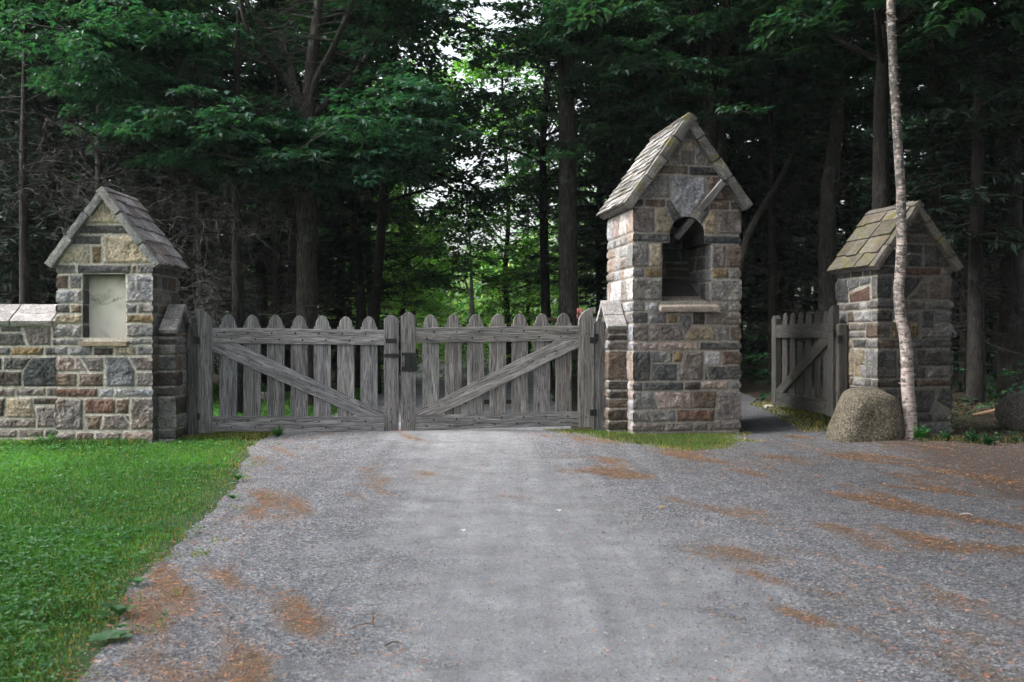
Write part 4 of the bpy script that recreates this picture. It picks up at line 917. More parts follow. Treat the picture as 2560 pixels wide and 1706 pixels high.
def spruce(seed, H=15, r0=.14, gb=2.5, R=2.0, base=(.016, .034, .024), dens=1.0, dead=True, name='spruce_tree', ntw=34):
    rng = np.random.default_rng(seed); t = empty(name); tr = MB(); K = 6; z = np.linspace(-.15, H, K)
    P = np.stack([np.cumsum(rng.normal(0, .04, K)), np.cumsum(rng.normal(0, .04, K)), z], 1); P[0, :2] = 0
    trunk_mesh(tr, P, np.interp(z, [-.15, .4, H], [r0*1.25, r0, r0*.12]), 10, seed)
    n = int(150*dens); hs_ = rng.uniform(gb, H*.98, n); az = rng.uniform(0, 2*pi, n)
    L = R*np.interp(hs_, [gb, gb+1.5, H], [.8, 1, .12])*rng.uniform(.7, 1.1, n)
    A = np.stack([np.interp(hs_, z, P[:, 0]), np.interp(hs_, z, P[:, 1]), hs_], 1)
    D = np.stack([np.cos(az), np.sin(az), np.interp(hs_, [gb, H], [-.18, .35])], 1); BP = poly_curve(rng, A, D, L, 5, .05, .02)
    V, F = tubes(BP, np.linspace(.022, .005, 5)[None]*np.ones((n, 1)), 4); tr.add(V, F)
    if dead:
        nd_ = 60; h2 = rng.uniform(.8, gb+.6, nd_); a2 = rng.uniform(0, 2*pi, nd_)
        A3 = np.stack([h2*0, h2*0, h2], 1); D3_ = np.stack([np.cos(a2), np.sin(a2), rng.uniform(-.3, .2, nd_)], 1)
        BD = poly_curve(rng, A3, D3_, rng.uniform(.4, 1.5, nd_), 5, .12, -.02); V, F = tubes(BD, np.linspace(.010, .003, 5)[None]*np.ones((nd_, 1)), 4); tr.add(V, F)
    tr.out('trunk', M_BARKD, t, True)
    cr = MB(); N = n*ntw; bi = np.repeat(np.arange(n), ntw); tt = rng.uniform(.15, 1, N)*4; k = np.minimum(tt.astype(int), 3); f = (tt-k)[:, None]
    B = BP[bi, k]*(1-f)+BP[bi, k+1]*f; bd = BP[bi, -1]-BP[bi, 0]; bd /= np.linalg.norm(bd, axis=1)[:, None]
    S = np.cross(bd, [0, 0, 1.]); sg = rng.choice([-1, 1], N)[:, None]; d = bd*.8+S*sg*.8+rv(rng, N, .25); d[:, 2] -= .22
    ln = rng.uniform(.22, .5, N)*np.interp(tt, [0, 4], [1.2, .6]); C = leafcol(rng, N, base, .35, .12)
    leaves(cr, B, d, np.array([0, 0, 1.])+rv(rng, N, .6), ln, ln*.11, C, .03)
    leaves(cr, B+d*.08, d*.7+rv(rng, N, .5), np.array([0, 0, 1.])+rv(rng, N, .9), ln*.6, ln*.07, C*1.2, .03)
    cr.out('crown', M_NEEDLE, t); return t
def dup(root, loc, rz, s=1.0):
    r = root.copy(); COL.objects.link(r); r.location = loc; r.rotation_euler = (0, 0, rz); r.scale = (s, s, s)
    for ch in root.children:
        c = ch.copy(); COL.objects.link(c); c.parent = r
    return r

# ------------------------------------------------------------------ the main maple (many upright limbs)
def px3(px, py, Z): return ((px-1280)*Z/FPX, Z, 1.4+(840-py)*Z/FPX)
def maple_main():
    Z0 = 19.0; rng = np.random.default_rng(77); g0 = float(gz(-3.9, Z0))
    t = empty('maple_tree', (0, 0, 0), 0, 'big maple behind the left gate leaf, its trunk splitting into five upright limbs', 'tree')
    tr = MB(); x0 = at(767, Z0)
    trunk_mesh(tr, [(x0, Z0, g0-.1), (x0, Z0, 1), px3(768, 620, Z0), px3(766, 420, Z0), px3(766, 270, Z0)], [.30, .21, .19, .175, .165], 18, 3, .14, .12)
    limbs = [([(757, 290), (731, 214), (692, 171), (673, 144), (624, 107), (606, 30), (590, -80), (560, -300)], -.6, .085),
             ([(762, 280), (731, 200), (725, 138), (701, 92), (640, 46), (618, 15), (600, -60), (570, -200)], .5, .075),
             ([(768, 285), (774, 200), (790, 61), (796, 18), (800, -100), (805, -500)], .1, .14),
             ([(770, 280), (790, 184), (826, 141), (845, 86), (863, 49), (885, 0), (915, -120), (940, -350)], -.4, .07),
             ([(768, 300), (808, 269), (832, 239), (869, 208), (897, 171), (950, 90), (985, 40), (1000, -20), (1040, -160)], .3, .075),
             ([(765, 450), (720, 400), (660, 350), (590, 330), (500, 320)], -1.6, .035), ([(765, 420), (700, 330), (600, 260), (450, 220), (300, 200)], -1.5, .045),
             ([(768, 440), (830, 400), (900, 370), (1000, 350)], -1.0, .03), ([(768, 380), (840, 330), (950, 260), (1080, 230)], 1.0, .04),
             ([(700, 180), (560, 120), (400, 100), (240, 110)], -1.8, .04), ([(620, 60), (480, 0), (330, -30), (180, -20)], -1.0, .035), ([(768, 470), (740, 430), (700, 420), (600, 420)], -2.0, .025)]
    LP = []
    for q, (pp, dz, r) in enumerate(limbs):
        n = len(pp); P = [px3(a, b, Z0+dz*i/(n-1)*1.6) for i, (a, b) in enumerate(pp)]
        trunk_mesh(tr, P, np.linspace(r, r*.35, n), 9, 20+q, .12, .2)
        s = np.linspace(0, n-1, 14); P = np.array(P); LP.append(np.stack([np.interp(s, np.arange(n), P[:, i]) for i in range(3)], 1))
    LP = np.array(LP); nl = len(LP)
    # secondary branches, horizontally layered
    ns = 26; ki = rng.integers(4, 14, (nl, ns)); A2 = LP[np.arange(nl)[:, None], ki].reshape(-1, 3)
    d2 = rv(rng, nl*ns); d2[:, 2] = np.abs(d2[:, 2])*.25-.06; d2[:, 1] -= .25; L2 = rng.uniform(.5, 2.0, nl*ns); SP = poly_curve(rng, A2, d2, L2, 5, .12, -.04)
    V, F = tubes(SP, np.broadcast_to(np.linspace(.018, .004, 5), (nl*ns, 5)), 4); tr.add(V, F)
    tr.out('trunk', M_BARK, t, True)
    cr = MB(); B = np.concatenate([SP[:, 1], SP[:, 2], SP[:, 3], SP[:, 4], SP[:, 4]])
    # hand-placed low, outlying sprays seen against the dark
    ext = []
    for (a, b, sx, sy, n) in ((790, 300, 110, 18, 26), (540, 400, 120, 40, 26), (470, 200, 130, 50, 40), (260, 130, 120, 50, 34), (230, 200, 100, 30, 26), (350, 300, 90, 35, 26), (900, 330, 160, 50, 30), (950, 420, 130, 50, 26), (640, 330, 120, 40, 30), (560, 300, 120, 40, 30), (420, 90, 160, 60, 34), (1050, 240, 100, 60, 24), (820, 420, 90, 30, 18), (620, 470, 70, 25, 14)):
        for _ in range(n):
            ext.append(px3(a+rng.normal()*sx*.5, b+rng.normal()*sy*.5, Z0+rng.uniform(-2.4, 1.2)))
    B = np.concatenate([B, np.array(ext)])
    D = rv(rng, len(B)); D[:, 2] *= .15; D[:, 1] -= .35; D /= np.linalg.norm(D, axis=1)[:, None]
    zc_ = B[:, 2]; keep = (zc_ > 4.2) & (zc_ < 12) & ~((np.abs(B[:, 0]-at(767, Z0)) < 1.35) & (zc_ < 9) & (zc_ > 5.35) & (B[:, 1] < Z0+.9))
    B = B[keep]; D = D[keep]
    sprays(cr, rng, B, D, rng.uniform(.45, .95, len(B)), 36, .135, (.024, .070, .044), .45, .2, True, .4)
    cr.out('crown', M_LEAF, t)
maple_main()

# ------------------------------------------------------------------ dead twiggy spruce tangle behind the left gate
def dead_tree(px, Z, H, r, seed, label, n1=90, Lr=(.8, 2.6), zr=(1.0, 6.0), bias=(0, 0, 0), fine=9):
    rng = np.random.default_rng(seed); x = at(px, Z); t = empty('dead_tree', (x, Z, float(gz(x, Z))), 0, label, 'tree'); tr = MB()
    trunk_mesh(tr, [(0, 0, -.1), (.02, 0, H*.3), (-.03, .02, H*.6), (.02, 0, H)], [r*1.2, r, r*.75, r*.3], 10, seed)
    h = rng.uniform(*zr, n1); az = rng.uniform(0, 2*pi, n1); D = np.stack([np.cos(az), np.sin(az), rng.uniform(-.25, .45, n1)], 1)+np.array(bias)
    BP = poly_curve(rng, np.stack([h*0, h*0, h], 1), D, rng.uniform(*Lr, n1), 9, .12, -.03)
    V, F = tubes(BP, np.linspace(.017, .004, 9)[None]*rng.uniform(.5, 1.2, (n1, 1)), 4); tr.add(V, F)
    tr.out('trunk', M_BARKD, t, True); tw = MB()
    A = BP[np.repeat(np.arange(n1), fine), rng.integers(2, 9, n1*fine)]; d = np.repeat(BP[:, -1]-BP[:, 2], fine, 0); d /= np.linalg.norm(d, axis=1)[:, None]
    d = d*.7+rv(rng, len(d), .9); d[:, 2] -= .25; TP = poly_curve(rng, A, d, rng.uniform(.2, .9, len(A)), 6, .22, -.05)
    V, F = tubes(TP, np.linspace(.0048, .0018, 6)[None]*np.ones((len(A), 1)), 3); tw.add(V, F)
    A2 = TP[np.repeat(np.arange(len(A)), 4), rng.integers(1, 6, len(A)*4)]; T2 = poly_curve(rng, A2, rv(rng, len(A2))+[0, 0, -.3], rng.uniform(.06, .3, len(A2)), 4, .3, -.05)
    V, F = tubes(T2, np.linspace(.003, .0015, 4)[None]*np.ones((len(A2), 1)), 3); tw.add(V, F)
    tw.out('bare_twigs', M_TWIG, t)
dead_tree(592, 17.2, 7.0, .10, 1, 'dead spruce with a tangle of bare grey twigs right above the left gate leaf', 62, (.8, 2.2), bias=(-.55, -.1, 0))
dead_tree(500, 18.2, 6.5, .08, 2, 'bare twiggy dead conifer just right of the left pillar roof', 32, (.8, 2.2), (1.2, 4.6))
dead_tree(250, 18.0, 7.5, .09, 3, 'dead conifer with drooping bare branches above the left pillar roof', 34, (1.0, 3.0), (3.3, 5.4))
dead_tree(60, 17.5, 7.0, .09, 4, 'bare branched dead conifer behind the low wall at far left', 16, (.8, 2.5), (3.0, 5.6))
dead_tree(690, 20.8, 7.0, .08, 5, 'slim dead conifer left of the big maple trunk', 45, (.6, 1.6), (.8, 5.0), fine=7)
dead_tree(1930, 21.0, 8.0, .09, 6, 'dead conifer with bare twigs between the tall pillar and the side gate', 60, (.6, 2.0), (1.0, 7.0), fine=6)
dead_tree(2410, 20.0, 8.0, .08, 8, 'slim dead conifer right of the shaded pillar roof', 60, (.6, 2.0), (.8, 6.0), fine=6)

# ------------------------------------------------------------------ trees with a place of their own
def put(o, px, Z, rz, s, label, cat='tree', group=None):
    x = at(px, Z); o.location = (x, Z, float(gz(x, Z))); o.rotation_euler = (0, 0, rz); o.scale = (s, s, s); tag(o, label, cat, group); return o
GREEN = (.024, .063, .037); LIT = (.14, .29, .05)  # LIT puts the backlit glow of the clearing into the leaf colour
dA = deciduous(11, 15, .19, 5.4, 3.8, 22, .16, GREEN); put(dA, 1580, 29.5, .5, 1, 'broadleaf tree well behind the tall pillar, left of its ridge')
dB = deciduous(12, 14, .13, 5.0, 3.4, 20, .16, GREEN); put(dB, 1365, 24.5, 1.5, 1, 'dark trunk standing left of the thick rough-barked tree')
dC = deciduous(13, 13, .13, 5.2, 3.3, 20, .16, GREEN, lean=.10); put(dC, 935, 22.5, 0, 1, 'leaning slim tree left of the gate middle, bending to the right')
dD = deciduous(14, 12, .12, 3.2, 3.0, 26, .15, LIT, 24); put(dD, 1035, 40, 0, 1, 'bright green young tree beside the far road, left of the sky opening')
sA = spruce(21, 15, .15, 3.2, 2.2); put(sA, 1523, 26, 0, 1, 'straight dark spruce between the thick tree and the tall pillar')
sB = spruce(22, 13, .11, 2.0, 2.1); put(sB, 340, 22, 0, 1, 'dense spruce behind the left pillar roof')
sC = spruce(23, 16, .22, 4.2, 2.6); put(sC, 2530, 18.6, 0, 1, 'thick grey spruce trunk at the right edge above the dark boulder')
sD = spruce(24, 11, .10, .6, 2.5, dens=1.25, dead=False, ntw=40); put(sD, 30, 21.5, 0, 1, 'low-branched dense spruce behind the coping at the far left')
def cp(o, px, Z, rz, s, label, group=None):
    x = at(px, Z); r = dup(o, (x, Z, float(gz(x, Z))), rz, s); tag(r, label, 'tree', group); 
    if group is None and 'group' in r: del r['group']
    return r
G2 = (.045, .12, .04); dE = deciduous(15, 13, .12, 3.0, 3.8, 30, .15, G2, 28); put(dE, 930, 28.5, 0, .95, 'leafy mid-green tree on the left verge of the road behind the leaning tree')
cp(dC, 905, 24.0, 2.6, 1.0, 'upright slim tree just left of the leaning tree')
def custom(Z, stems, label, seed, ns=60, mat=None, zmin=5.0, size=.14, spread=1.6, base=GREEN, lz=None):
    rng = np.random.default_rng(seed); x0, _, _ = px3(stems[0][0][0][0], 0, Z); t = empty('broadleaf_tree', (x0, Z, float(gz(x0, Z))), 0, label, 'tree'); o = np.array(t.location); tr = MB(); tips = []
    for q, (pp, r0, r1) in enumerate(stems):
        P = np.array([px3(a, b, Z+.25*q*i/len(pp)) for i, (a, b) in enumerate(pp)])-o; trunk_mesh(tr, P, np.linspace(r0, r1, len(pp)), 10, seed+q, .14, .2)
        s = np.linspace(0, len(pp)-1, 40); Q = np.stack([np.interp(s, np.arange(len(pp)), P[:, i]) for i in range(3)], 1); tips.append(Q[Q[:, 2] > zmin])
    Q = np.concatenate(tips); A = Q[rng.integers(0, len(Q), ns)]; D = rv(rng, ns); D[:, 2] = np.abs(D[:, 2])*.4; BP = poly_curve(rng, A, D, rng.uniform(.6, 1.5, ns)*spread, 6, .14, -.05)
    V, F = tubes(BP, np.linspace(.022, .004, 6)[None]*np.ones((ns, 1)), 5); tr.add(V, F); tr.out('trunk', mat or M_BARK, t, True)
    c = MB(); B = np.concatenate([BP[:, k] for k in (2, 3, 4, 5, 5)]); d = rv(rng, len(B)); d[:, 2] *= .2; d[:, 1] -= .2; sprays(c, rng, B, d/np.linalg.norm(d, axis=1)[:, None], rng.uniform(.4, .9, len(B)), 30, size, base, .45, .2, True)
    c.out('crown', M_LEAF, t); return t
custom(19.8, [([(1776, 880), (1774, 500), (1772, 330), (1776, 215), (1762, 100), (1735, 20), (1700, -120)], .17, .08), ([(1775, 260), (1795, 190), (1815, 130), (1840, 40), (1880, -150)], .09, .06), ([(1806, 880), (1803, 520), (1800, 260), (1812, 120), (1815, -100)], .13, .09)], 'twin trunked forked tree right of the tall pillar ridge', 501)
custom(21.5, [([(1682, 880), (1680, 400), (1676, 130), (1684, 20), (1690, -200)], .13, .08), ([(1722, 880), (1724, 420), (1716, 200), (1722, 60), (1730, -200)], .12, .07)], 'pair of slender trunks rising directly behind the tall pillar ridge', 502)
custom(22.5, [([(1835, 880), (1840, 330), (1864, 245), (1885, 138), (1903, 61), (1930, -120)], .14, .07), ([(1862, 250), (1850, 180), (1838, 140)], .04, .02)], 'thin tree leaning right, right of the forked tree', 503)
custom(20.3, [([(1422, 900), (1420, 600), (1418, 300), (1412, 130), (1400, 20), (1395, -200)], .215, .12), ([(1422, 200), (1445, 120), (1462, 60), (1475, -60), (1490, -250)], .09, .06)], 'thick rough-barked tree just left of the tall pillar', 504, 80)
custom(20.5, [([(2070, 900), (2068, 560), (2075, 450), (2088, 360), (2096, 270), (2090, 160), (2105, 60), (2110, -150)], .19, .08), ([(2092, 200), (2112, 110), (2125, 30), (2150, -150)], .06, .04), ([(2094, 300), (2070, 180), (2030, 80), (2000, 0)], .05, .03)], 'grey crooked trunk behind the side gate, left of the shaded pillar roof', 505, 60)
cp(sC, 2345, 18.2, 1.0, .62, 'black spruce trunk right of the birch stem')
cp(sA, 2440, 17.4, 2.0, .9, 'slim black spruce trunk left of the thick edge trunk')
cp(sB, 2215, 22, 3.0, 1.15, 'spruce standing behind the shaded pillar')
cp(sB, 130, 20.5, 1.0, 1.1, 'dense spruce behind the low wall at the left')
cp(sD, 170, 22.5, 1.0, 1.05, 'low-branched dense spruce directly left of the left pillar roof')
cp(sD, 430, 21.5, 2.0, .95, 'low-branched dense spruce right of the left pillar roof')
cp(sD, 300, 19.3, 3.0, .62, 'small dense spruce directly behind the left pillar')
cp(sD, 860, 25, 4.0, .8, 'low-branched dense spruce right of the big maple trunk')
cp(sD, 1600, 24, 4.0, .9, 'low-branched dense spruce behind the tall pillar')
cp(sD, 1975, 22.5, 5.0, .9, 'low-branched dense spruce above the side gate')
cp(sD, 2480, 23.5, 5.0, 1.0, 'low-branched dense spruce left of the thick edge trunk')
cp(sA, -40, 19.5, 2.0, .95, 'spruce at the very left edge behind the wall')
cp(sB, 460, 24, 4.0, 1.2, 'spruce behind the bare twiggy conifers')
cp(sA, 660, 25, 5.0, 1.0, 'dark spruce left of the big maple')
cp(sB, 850, 27, 5.5, 1.1, 'spruce right of the big maple trunk')
cp(sB, 1960, 26, .6, 1.2, 'bushy spruce behind the side gate')
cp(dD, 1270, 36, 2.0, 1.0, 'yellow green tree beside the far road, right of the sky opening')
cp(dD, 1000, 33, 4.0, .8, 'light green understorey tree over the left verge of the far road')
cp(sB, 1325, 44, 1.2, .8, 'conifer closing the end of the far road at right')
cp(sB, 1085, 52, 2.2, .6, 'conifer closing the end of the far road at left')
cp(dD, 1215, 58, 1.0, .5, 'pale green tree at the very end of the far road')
cp(dE, 1500, 30, 2.0, 1.0, 'leafy mid-green tree on the right verge of the road')
cp(dD, 1000, 46, 5.0, .95, 'bright green tree left of the sky patch at the road end')
# deep forest
rng = np.random.default_rng(404); protos = [dA, dB, dC, sA, sB, sC, sD]; placed = []
LBL = {0: 'broadleaf tree deep in the shaded woods', 1: 'broadleaf tree deep in the shaded woods', 2: 'broadleaf tree deep in the shaded woods', 3: 'conifer deep in the shaded woods', 4: 'conifer deep in the shaded woods', 6: 'conifer deep in the shaded woods', 5: 'conifer deep in the shaded woods'}
tries = 0
while len(placed) < 80 and tries < 6000:
    tries += 1
    Z = rng.uniform(22, 52); px = rng.uniform(-150, 2700); x = at(px, Z)
    if abs(x-(-1.2-.012*(Z-14))) < 3.6+.03*(Z-22): continue
    if Z < 26 and 3.0 < x < 4.6: continue
    if any((x-a)**2+(Z-b)**2 < 2.6**2 for a, b in placed): continue
    placed.append((x, Z)); i = int(rng.choice(7, p=[.15, .14, .08, .14, .17, .05, .27])); s = rng.uniform(.8, 1.15)
    r = dup(protos[i], (x, Z, float(gz(x, Z))), rng.uniform(0, 6.28), s); pxx = 1280+x/Z*FPX; rg = [w_ for a_, w_ in ((150, 'beyond the low wall'), (480, 'beyond the left pillar'), (780, 'beyond the left gate leaf'), (1000, 'beyond the middle of the gate'), (1280, 'beside the far road'), (1480, 'beyond the right gate leaf'), (1700, 'beyond the left face of the tall pillar'), (1900, 'beyond the right edge of the tall pillar'), (2080, 'beyond the side gate'), (2280, 'beyond the birch stem'), (2460, 'right of the shaded pillar'), (9999, 'beyond the dark boulder at the right edge')) if pxx < a_][0]
    dp = 'farthest back' if Z > 42 else ('deep' if Z > 32 else 'not far back'); tag(r, ('broadleaf' if i < 3 else 'conifer')+' '+dp+' in the woods '+rg, 'tree', 'broadleaf trees deep in the woods' if i < 3 else 'conifers deep in the woods')

# trees outside the frame to the right of the drive, whose shade falls on the right side
shade = deciduous(61, 13.5, .2, 8.3, 6.3, 50, .17, GREEN, 60); shade.location = (6.5, 10.4, 0); tag(shade, 'spreading broadleaf tree on the right verge whose crown roofs the right side of the drive', 'tree')
r = dup(shade, (6.6, 3.6, 0), 2.0, 1.0); tag(r, 'spreading broadleaf tree on the right verge nearest the camera', 'tree')
tall = deciduous(62, 16.5, .2, 12.0, 4.6, 44, .26, GREEN, 36); tall.location = (-11.6, 6.6, 0); tag(tall, 'tall high-crowned tree left of the lawn, level with the drive bend', 'tree', 'tall trees left of the lawn')  # unseen row added left of the lawn to shade the drive's right side
for k, (x, y) in enumerate(((-11.2, 2.4), (-11.9, -1.6), (-11.3, -5.8))):
    r = dup(tall, (x, y, 0), 1.1+k*1.7, 1.0); tag(r, ['tall high-crowned tree left of the lawn, second in its row', 'tall high-crowned tree left of the camera', 'tall high-crowned tree behind the camera on the left'][k], 'tree', 'tall trees left of the lawn')
r = dup(shade, (at(2190, 17.8), 17.8, .25), 4.0, .95); tag(r, 'tree behind the shaded pillar whose crown roofs the side path', 'tree')
for k, (x, y) in enumerate(((4.6, -3.2), (2.6, -7.5))):
    r = dup(sD, (x, y, 0), k*2., 1.1); tag(r, ['dense spruce behind the camera on the right', 'dense spruce farther behind the camera'][k], 'tree')
for k, (x, y, i, s) in enumerate(((7.6, 11.8, 0, 1.0), (8.4, 6.0, 4, 1.05), (9.8, 1.0, 4, 1.1), (9.5, 13.0, 4, 1.0), (7.6, -3.5, 4, 1.0), (8.8, 8.9, 4, 1.0))):
    r = dup(protos[i], (x, y, 0), k*1.3, s); tag(r, ['broadleaf tree overhanging the right side of the drive, the farther one', 'bushy spruce on the right verge level with the boulder', 'bushy spruce near the camera on the right', 'tall spruce right of the dark boulder', 'bushy spruce behind the camera on the right verge', 'spruce on the right verge beside the drive'][k], 'tree')
    if 'group' in r: del r['group']

from collections import defaultdict
same = defaultdict(list)
for o in bpy.data.objects:
    if o.get('group') in ('broadleaf trees deep in the woods', 'conifers deep in the woods'): same[o['label']].append(o)
for lb, os_ in same.items():
    if len(os_) > 1:
        os_.sort(key=lambda o: o.location.x/o.location.y)
        for q, o in enumerate(os_): o['label'] = (['left', 'right'] if len(os_) == 2 else ['leftmost', 'middle', 'rightmost', 'outermost', 'farthest'])[q]+' '+lb
# far woods: one leafy mass beyond the trees one can tell apart
rng = np.random.default_rng(55); mb = MB(); N = 150000
th = rng.uniform(-.62, .62, N); rr = rng.uniform(52, 72, N); hh = rng.random(N)**.8*17
X = rr*np.sin(th); Y = rr*np.cos(th); Z = gz(X, Y)+hh; P = np.stack([X, Y, Z], 1)
ax = np.abs(X+2.0); top = 5.6+1.1*np.maximum(ax-1.5, 0)
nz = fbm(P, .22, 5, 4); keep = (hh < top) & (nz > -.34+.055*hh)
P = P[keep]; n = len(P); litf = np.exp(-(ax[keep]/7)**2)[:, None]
C = leafcol(rng, n, (.022, .05, .027), .4, .2)*(1-litf)+leafcol(rng, n, (.16, .30, .07), .4, .3)*litf  # leaves toward the opening coloured brighter, as if lit
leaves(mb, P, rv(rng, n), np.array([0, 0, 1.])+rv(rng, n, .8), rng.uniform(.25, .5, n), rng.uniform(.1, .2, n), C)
x_ = rng.uniform(-45, 42, 170); y_ = rng.uniform(50, 66, 170); ok = np.abs(x_+2) > 4; x_ = x_[ok]; y_ = y_[ok]; n = len(x_)
TP = np.stack([np.stack([x_+rng.normal(0, .1, n), y_, gz(x_, y_)-.2+13*k/3], 1) for k in range(4)], 1)
V, F = tubes(TP, np.linspace(.16, .06, 4)[None]*np.ones((n, 1)), 6); mb.add(V, F, (.035, .03, .027))
tag(mb.out('far_woods', M_LEAF), 'dense dark woods closing the view behind the separate trees', 'woods', kind='stuff')
# low understorey: ferns, seedlings and brush between the trunks
mb = MB(); n = 5200; X = rng.uniform(-17, 19, n); Y = rng.uniform(16.5, 46, n); ok = (np.abs(X+1.3+.012*(Y-14)) > 3.0) & ~((Y < 24) & (X > -9) & (X < -2.8)) & ~((Y < 27) & (X > 2.6) & (X < 4.7)); X = X[ok]; Y = Y[ok]
B = np.stack([X, Y, gz(X, Y)+rng.uniform(.02, .9, len(X))**1.4], 1); D = rv(rng, len(B)); D[:, 2] = np.abs(D[:, 2])*.4
sprays(mb, rng, B, D, rng.uniform(.3, .8, len(B)), 14, .12, (.02, .055, .026))
n = 900; Y = rng.uniform(29, 56, n); X = -1.4-.012*(Y-14)+rng.choice([-1, 1], n)*np.abs(rng.normal(0, 2.6, n)+2.2); Y2 = rng.uniform(46, 58, 260); X = np.concatenate([X, rng.uniform(-6, 3.5, 260)]); Y = np.concatenate([Y, Y2])
B = np.stack([X, Y, gz(X, Y)+rng.uniform(.1, 4.2, len(X))*np.clip(np.abs(X+1.9)/2.5+.3, .3, 1)], 1); D = rv(rng, len(B)); D[:, 2] = np.abs(D[:, 2])*.3
sprays(mb, rng, B, D, rng.uniform(.5, 1.1, len(B)), 22, .16, (.15, .28, .06))  # brush along the far road has the clearing's glow in its colour
tag(mb.out('undergrowth', M_LEAF), 'low dark green brush covering the forest floor', 'undergrowth', kind='stuff')

# fallen, leaning trunk behind the tall pillar's right side
t = empty('leaning_trunk', (0, 0, 0), 0, 'dead trunk leaning to the right behind the side path', 'tree'); m = MB()
trunk_mesh(m, [px3(1845, 700, 19.5), px3(1862, 600, 19.5), px3(1900, 530, 19.8), px3(1950, 450, 20.2), px3(2010, 330, 20.8)], [.08, .08, .07, .06, .04], 10, 9)
m.out('trunk', M_BARKD, t, True)

# ------------------------------------------------------------------ foreground birch
def birch():
    Z0 = 13.08; pts = [(2278, 1112), (2276, 1069), (2269, 964), (2268, 901), (2262, 838), (2251, 791), (2246, 733), (2251, 669), (2254, 606), (2253, 522), (2252, 470), (2246, 383), (2239, 268), (2233, 172), (2229, 77), (2227, 0), (2226, -120), (2230, -300), (2238, -600)]
    rad = np.interp(np.arange(len(pts)), [0, 1, 5, 10, 15, 18], [.135, .088, .070, .060, .054, .032])
    b0 = px3(*pts[0], Z0); t = empty('birch_tree', (b0[0], b0[1], 0.03), 0, 'slender curving birch with peeling pink bark in front of the shaded pillar', 'tree'); o = np.array(t.location)
    P = np.array([px3(a, b, Z0) for a, b in pts])-o; m = MB(); trunk_mesh(m, P, rad, 20, 5, .07, .035)
    rng = np.random.default_rng(6); fl = MB(); n = 120; s = rng.uniform(.3, 14.5, n); C0 = np.stack([np.interp(s, np.arange(len(P)), P[:, i]) for i in range(3)], 1); R0 = np.interp(s, np.arange(len(P)), rad)
    a = rng.uniform(0, 2*pi, n); d = np.stack([np.cos(a), np.sin(a), a*0], 1); tg = np.stack([-np.sin(a), np.cos(a), a*0], 1)
    leaves(fl, C0+d*(R0*.98)[:, None], d*.6+tg*.8+rv(rng, n, .3), d+rv(rng, n, .4), rng.uniform(.02, .055, n), rng.uniform(.01, .02, n), np.where(rng.random((n, 1)) < .5, [[.5, .4, .37]], [[.12, .13, .12]]), .2)
    for v_, c_ in zip(fl.V, fl.C): m.add(v_, np.arange(len(v_)).reshape(-1, 4), c_)
    st = m
    for (a_, b_, dx, dz) in ((2226, 40, -.06, .02), (2262, 378, .06, .0), (2263, 640, .05, .02)):
        p0 = np.array(px3(a_, b_, Z0-.04))-o; tube(st, [p0, p0+[dx*.6, -.01, dz], p0+[dx*1.3, -.02, dz*2]], [.016, .012, .006])
    A = np.stack([np.interp(rng.uniform(16, 18, 16), np.arange(len(P)), P[:, i]) for i in range(3)], 1)
    A = P[16]+(P[18]-P[16])*rng.random((16, 1)); D = rv(rng, 16); D[:, 2] = np.abs(D[:, 2])+.3; BP = poly_curve(rng, A, D, rng.uniform(1, 1.8, 16), 6, .1, -.05)
    V, F = tubes(BP, np.linspace(.02, .005, 6)[None]*np.ones((16, 1)), 5); st.add(V, F); m.out('trunk', M_BIRCH, t, True)
    cr = MB(); B = np.concatenate([BP[:, k] for k in (2, 3, 4, 5)]); B = np.repeat(B, 3, 0); D = rv(rng, len(B)); sprays(cr, rng, B, D, rng.uniform(.3, .7, len(B)), 22, .075, (.045, .11, .03)); cr.out('crown', M_LEAF, t)
M_LEAFDRY = mat_leaf('dry_leaf', .1, .8)
birch()
# distant pale birch down the road
def far_birch():
    Z0 = 31.0; t = empty('birch_tree', (0, 0, 0), 0, 'distant birch with pale forked stems at the end of the road', 'tree'); m = MB()
    trunk_mesh(m, [px3(1180, 868, Z0), px3(1179, 800, Z0), px3(1180, 740, Z0), px3(1178, 700, Z0), px3(1176, 640, Z0), px3(1172, 540, Z0)], [.13, .11, .06, .05, .04, .025], 10, 5, .1)
    trunk_mesh(m, [px3(1176, 742, Z0), px3(1166, 705, Z0), px3(1150, 680, Z0), px3(1147, 642, Z0), px3(1143, 600, Z0)], [.04, .035, .03, .024, .015], 8, 6, .05); m.out('trunk', M_FBIRCH, t, True)
    rng = np.random.default_rng(3); c = MB(); B = np.array([px3(rng.normal(1170, 50), rng.normal(560, 40), Z0+rng.normal()) for _ in range(70)]); sprays(c, rng, B, rv(rng, 70), rng.uniform(.4, .9, 70), 20, .12, (.07, .16, .05)); c.out('crown', M_LEAF, t)
M_FBIRCH = mat_bark('pale_birch_bark', (.06, .05, .045), (.75, .72, .7), .5)
far_birch()

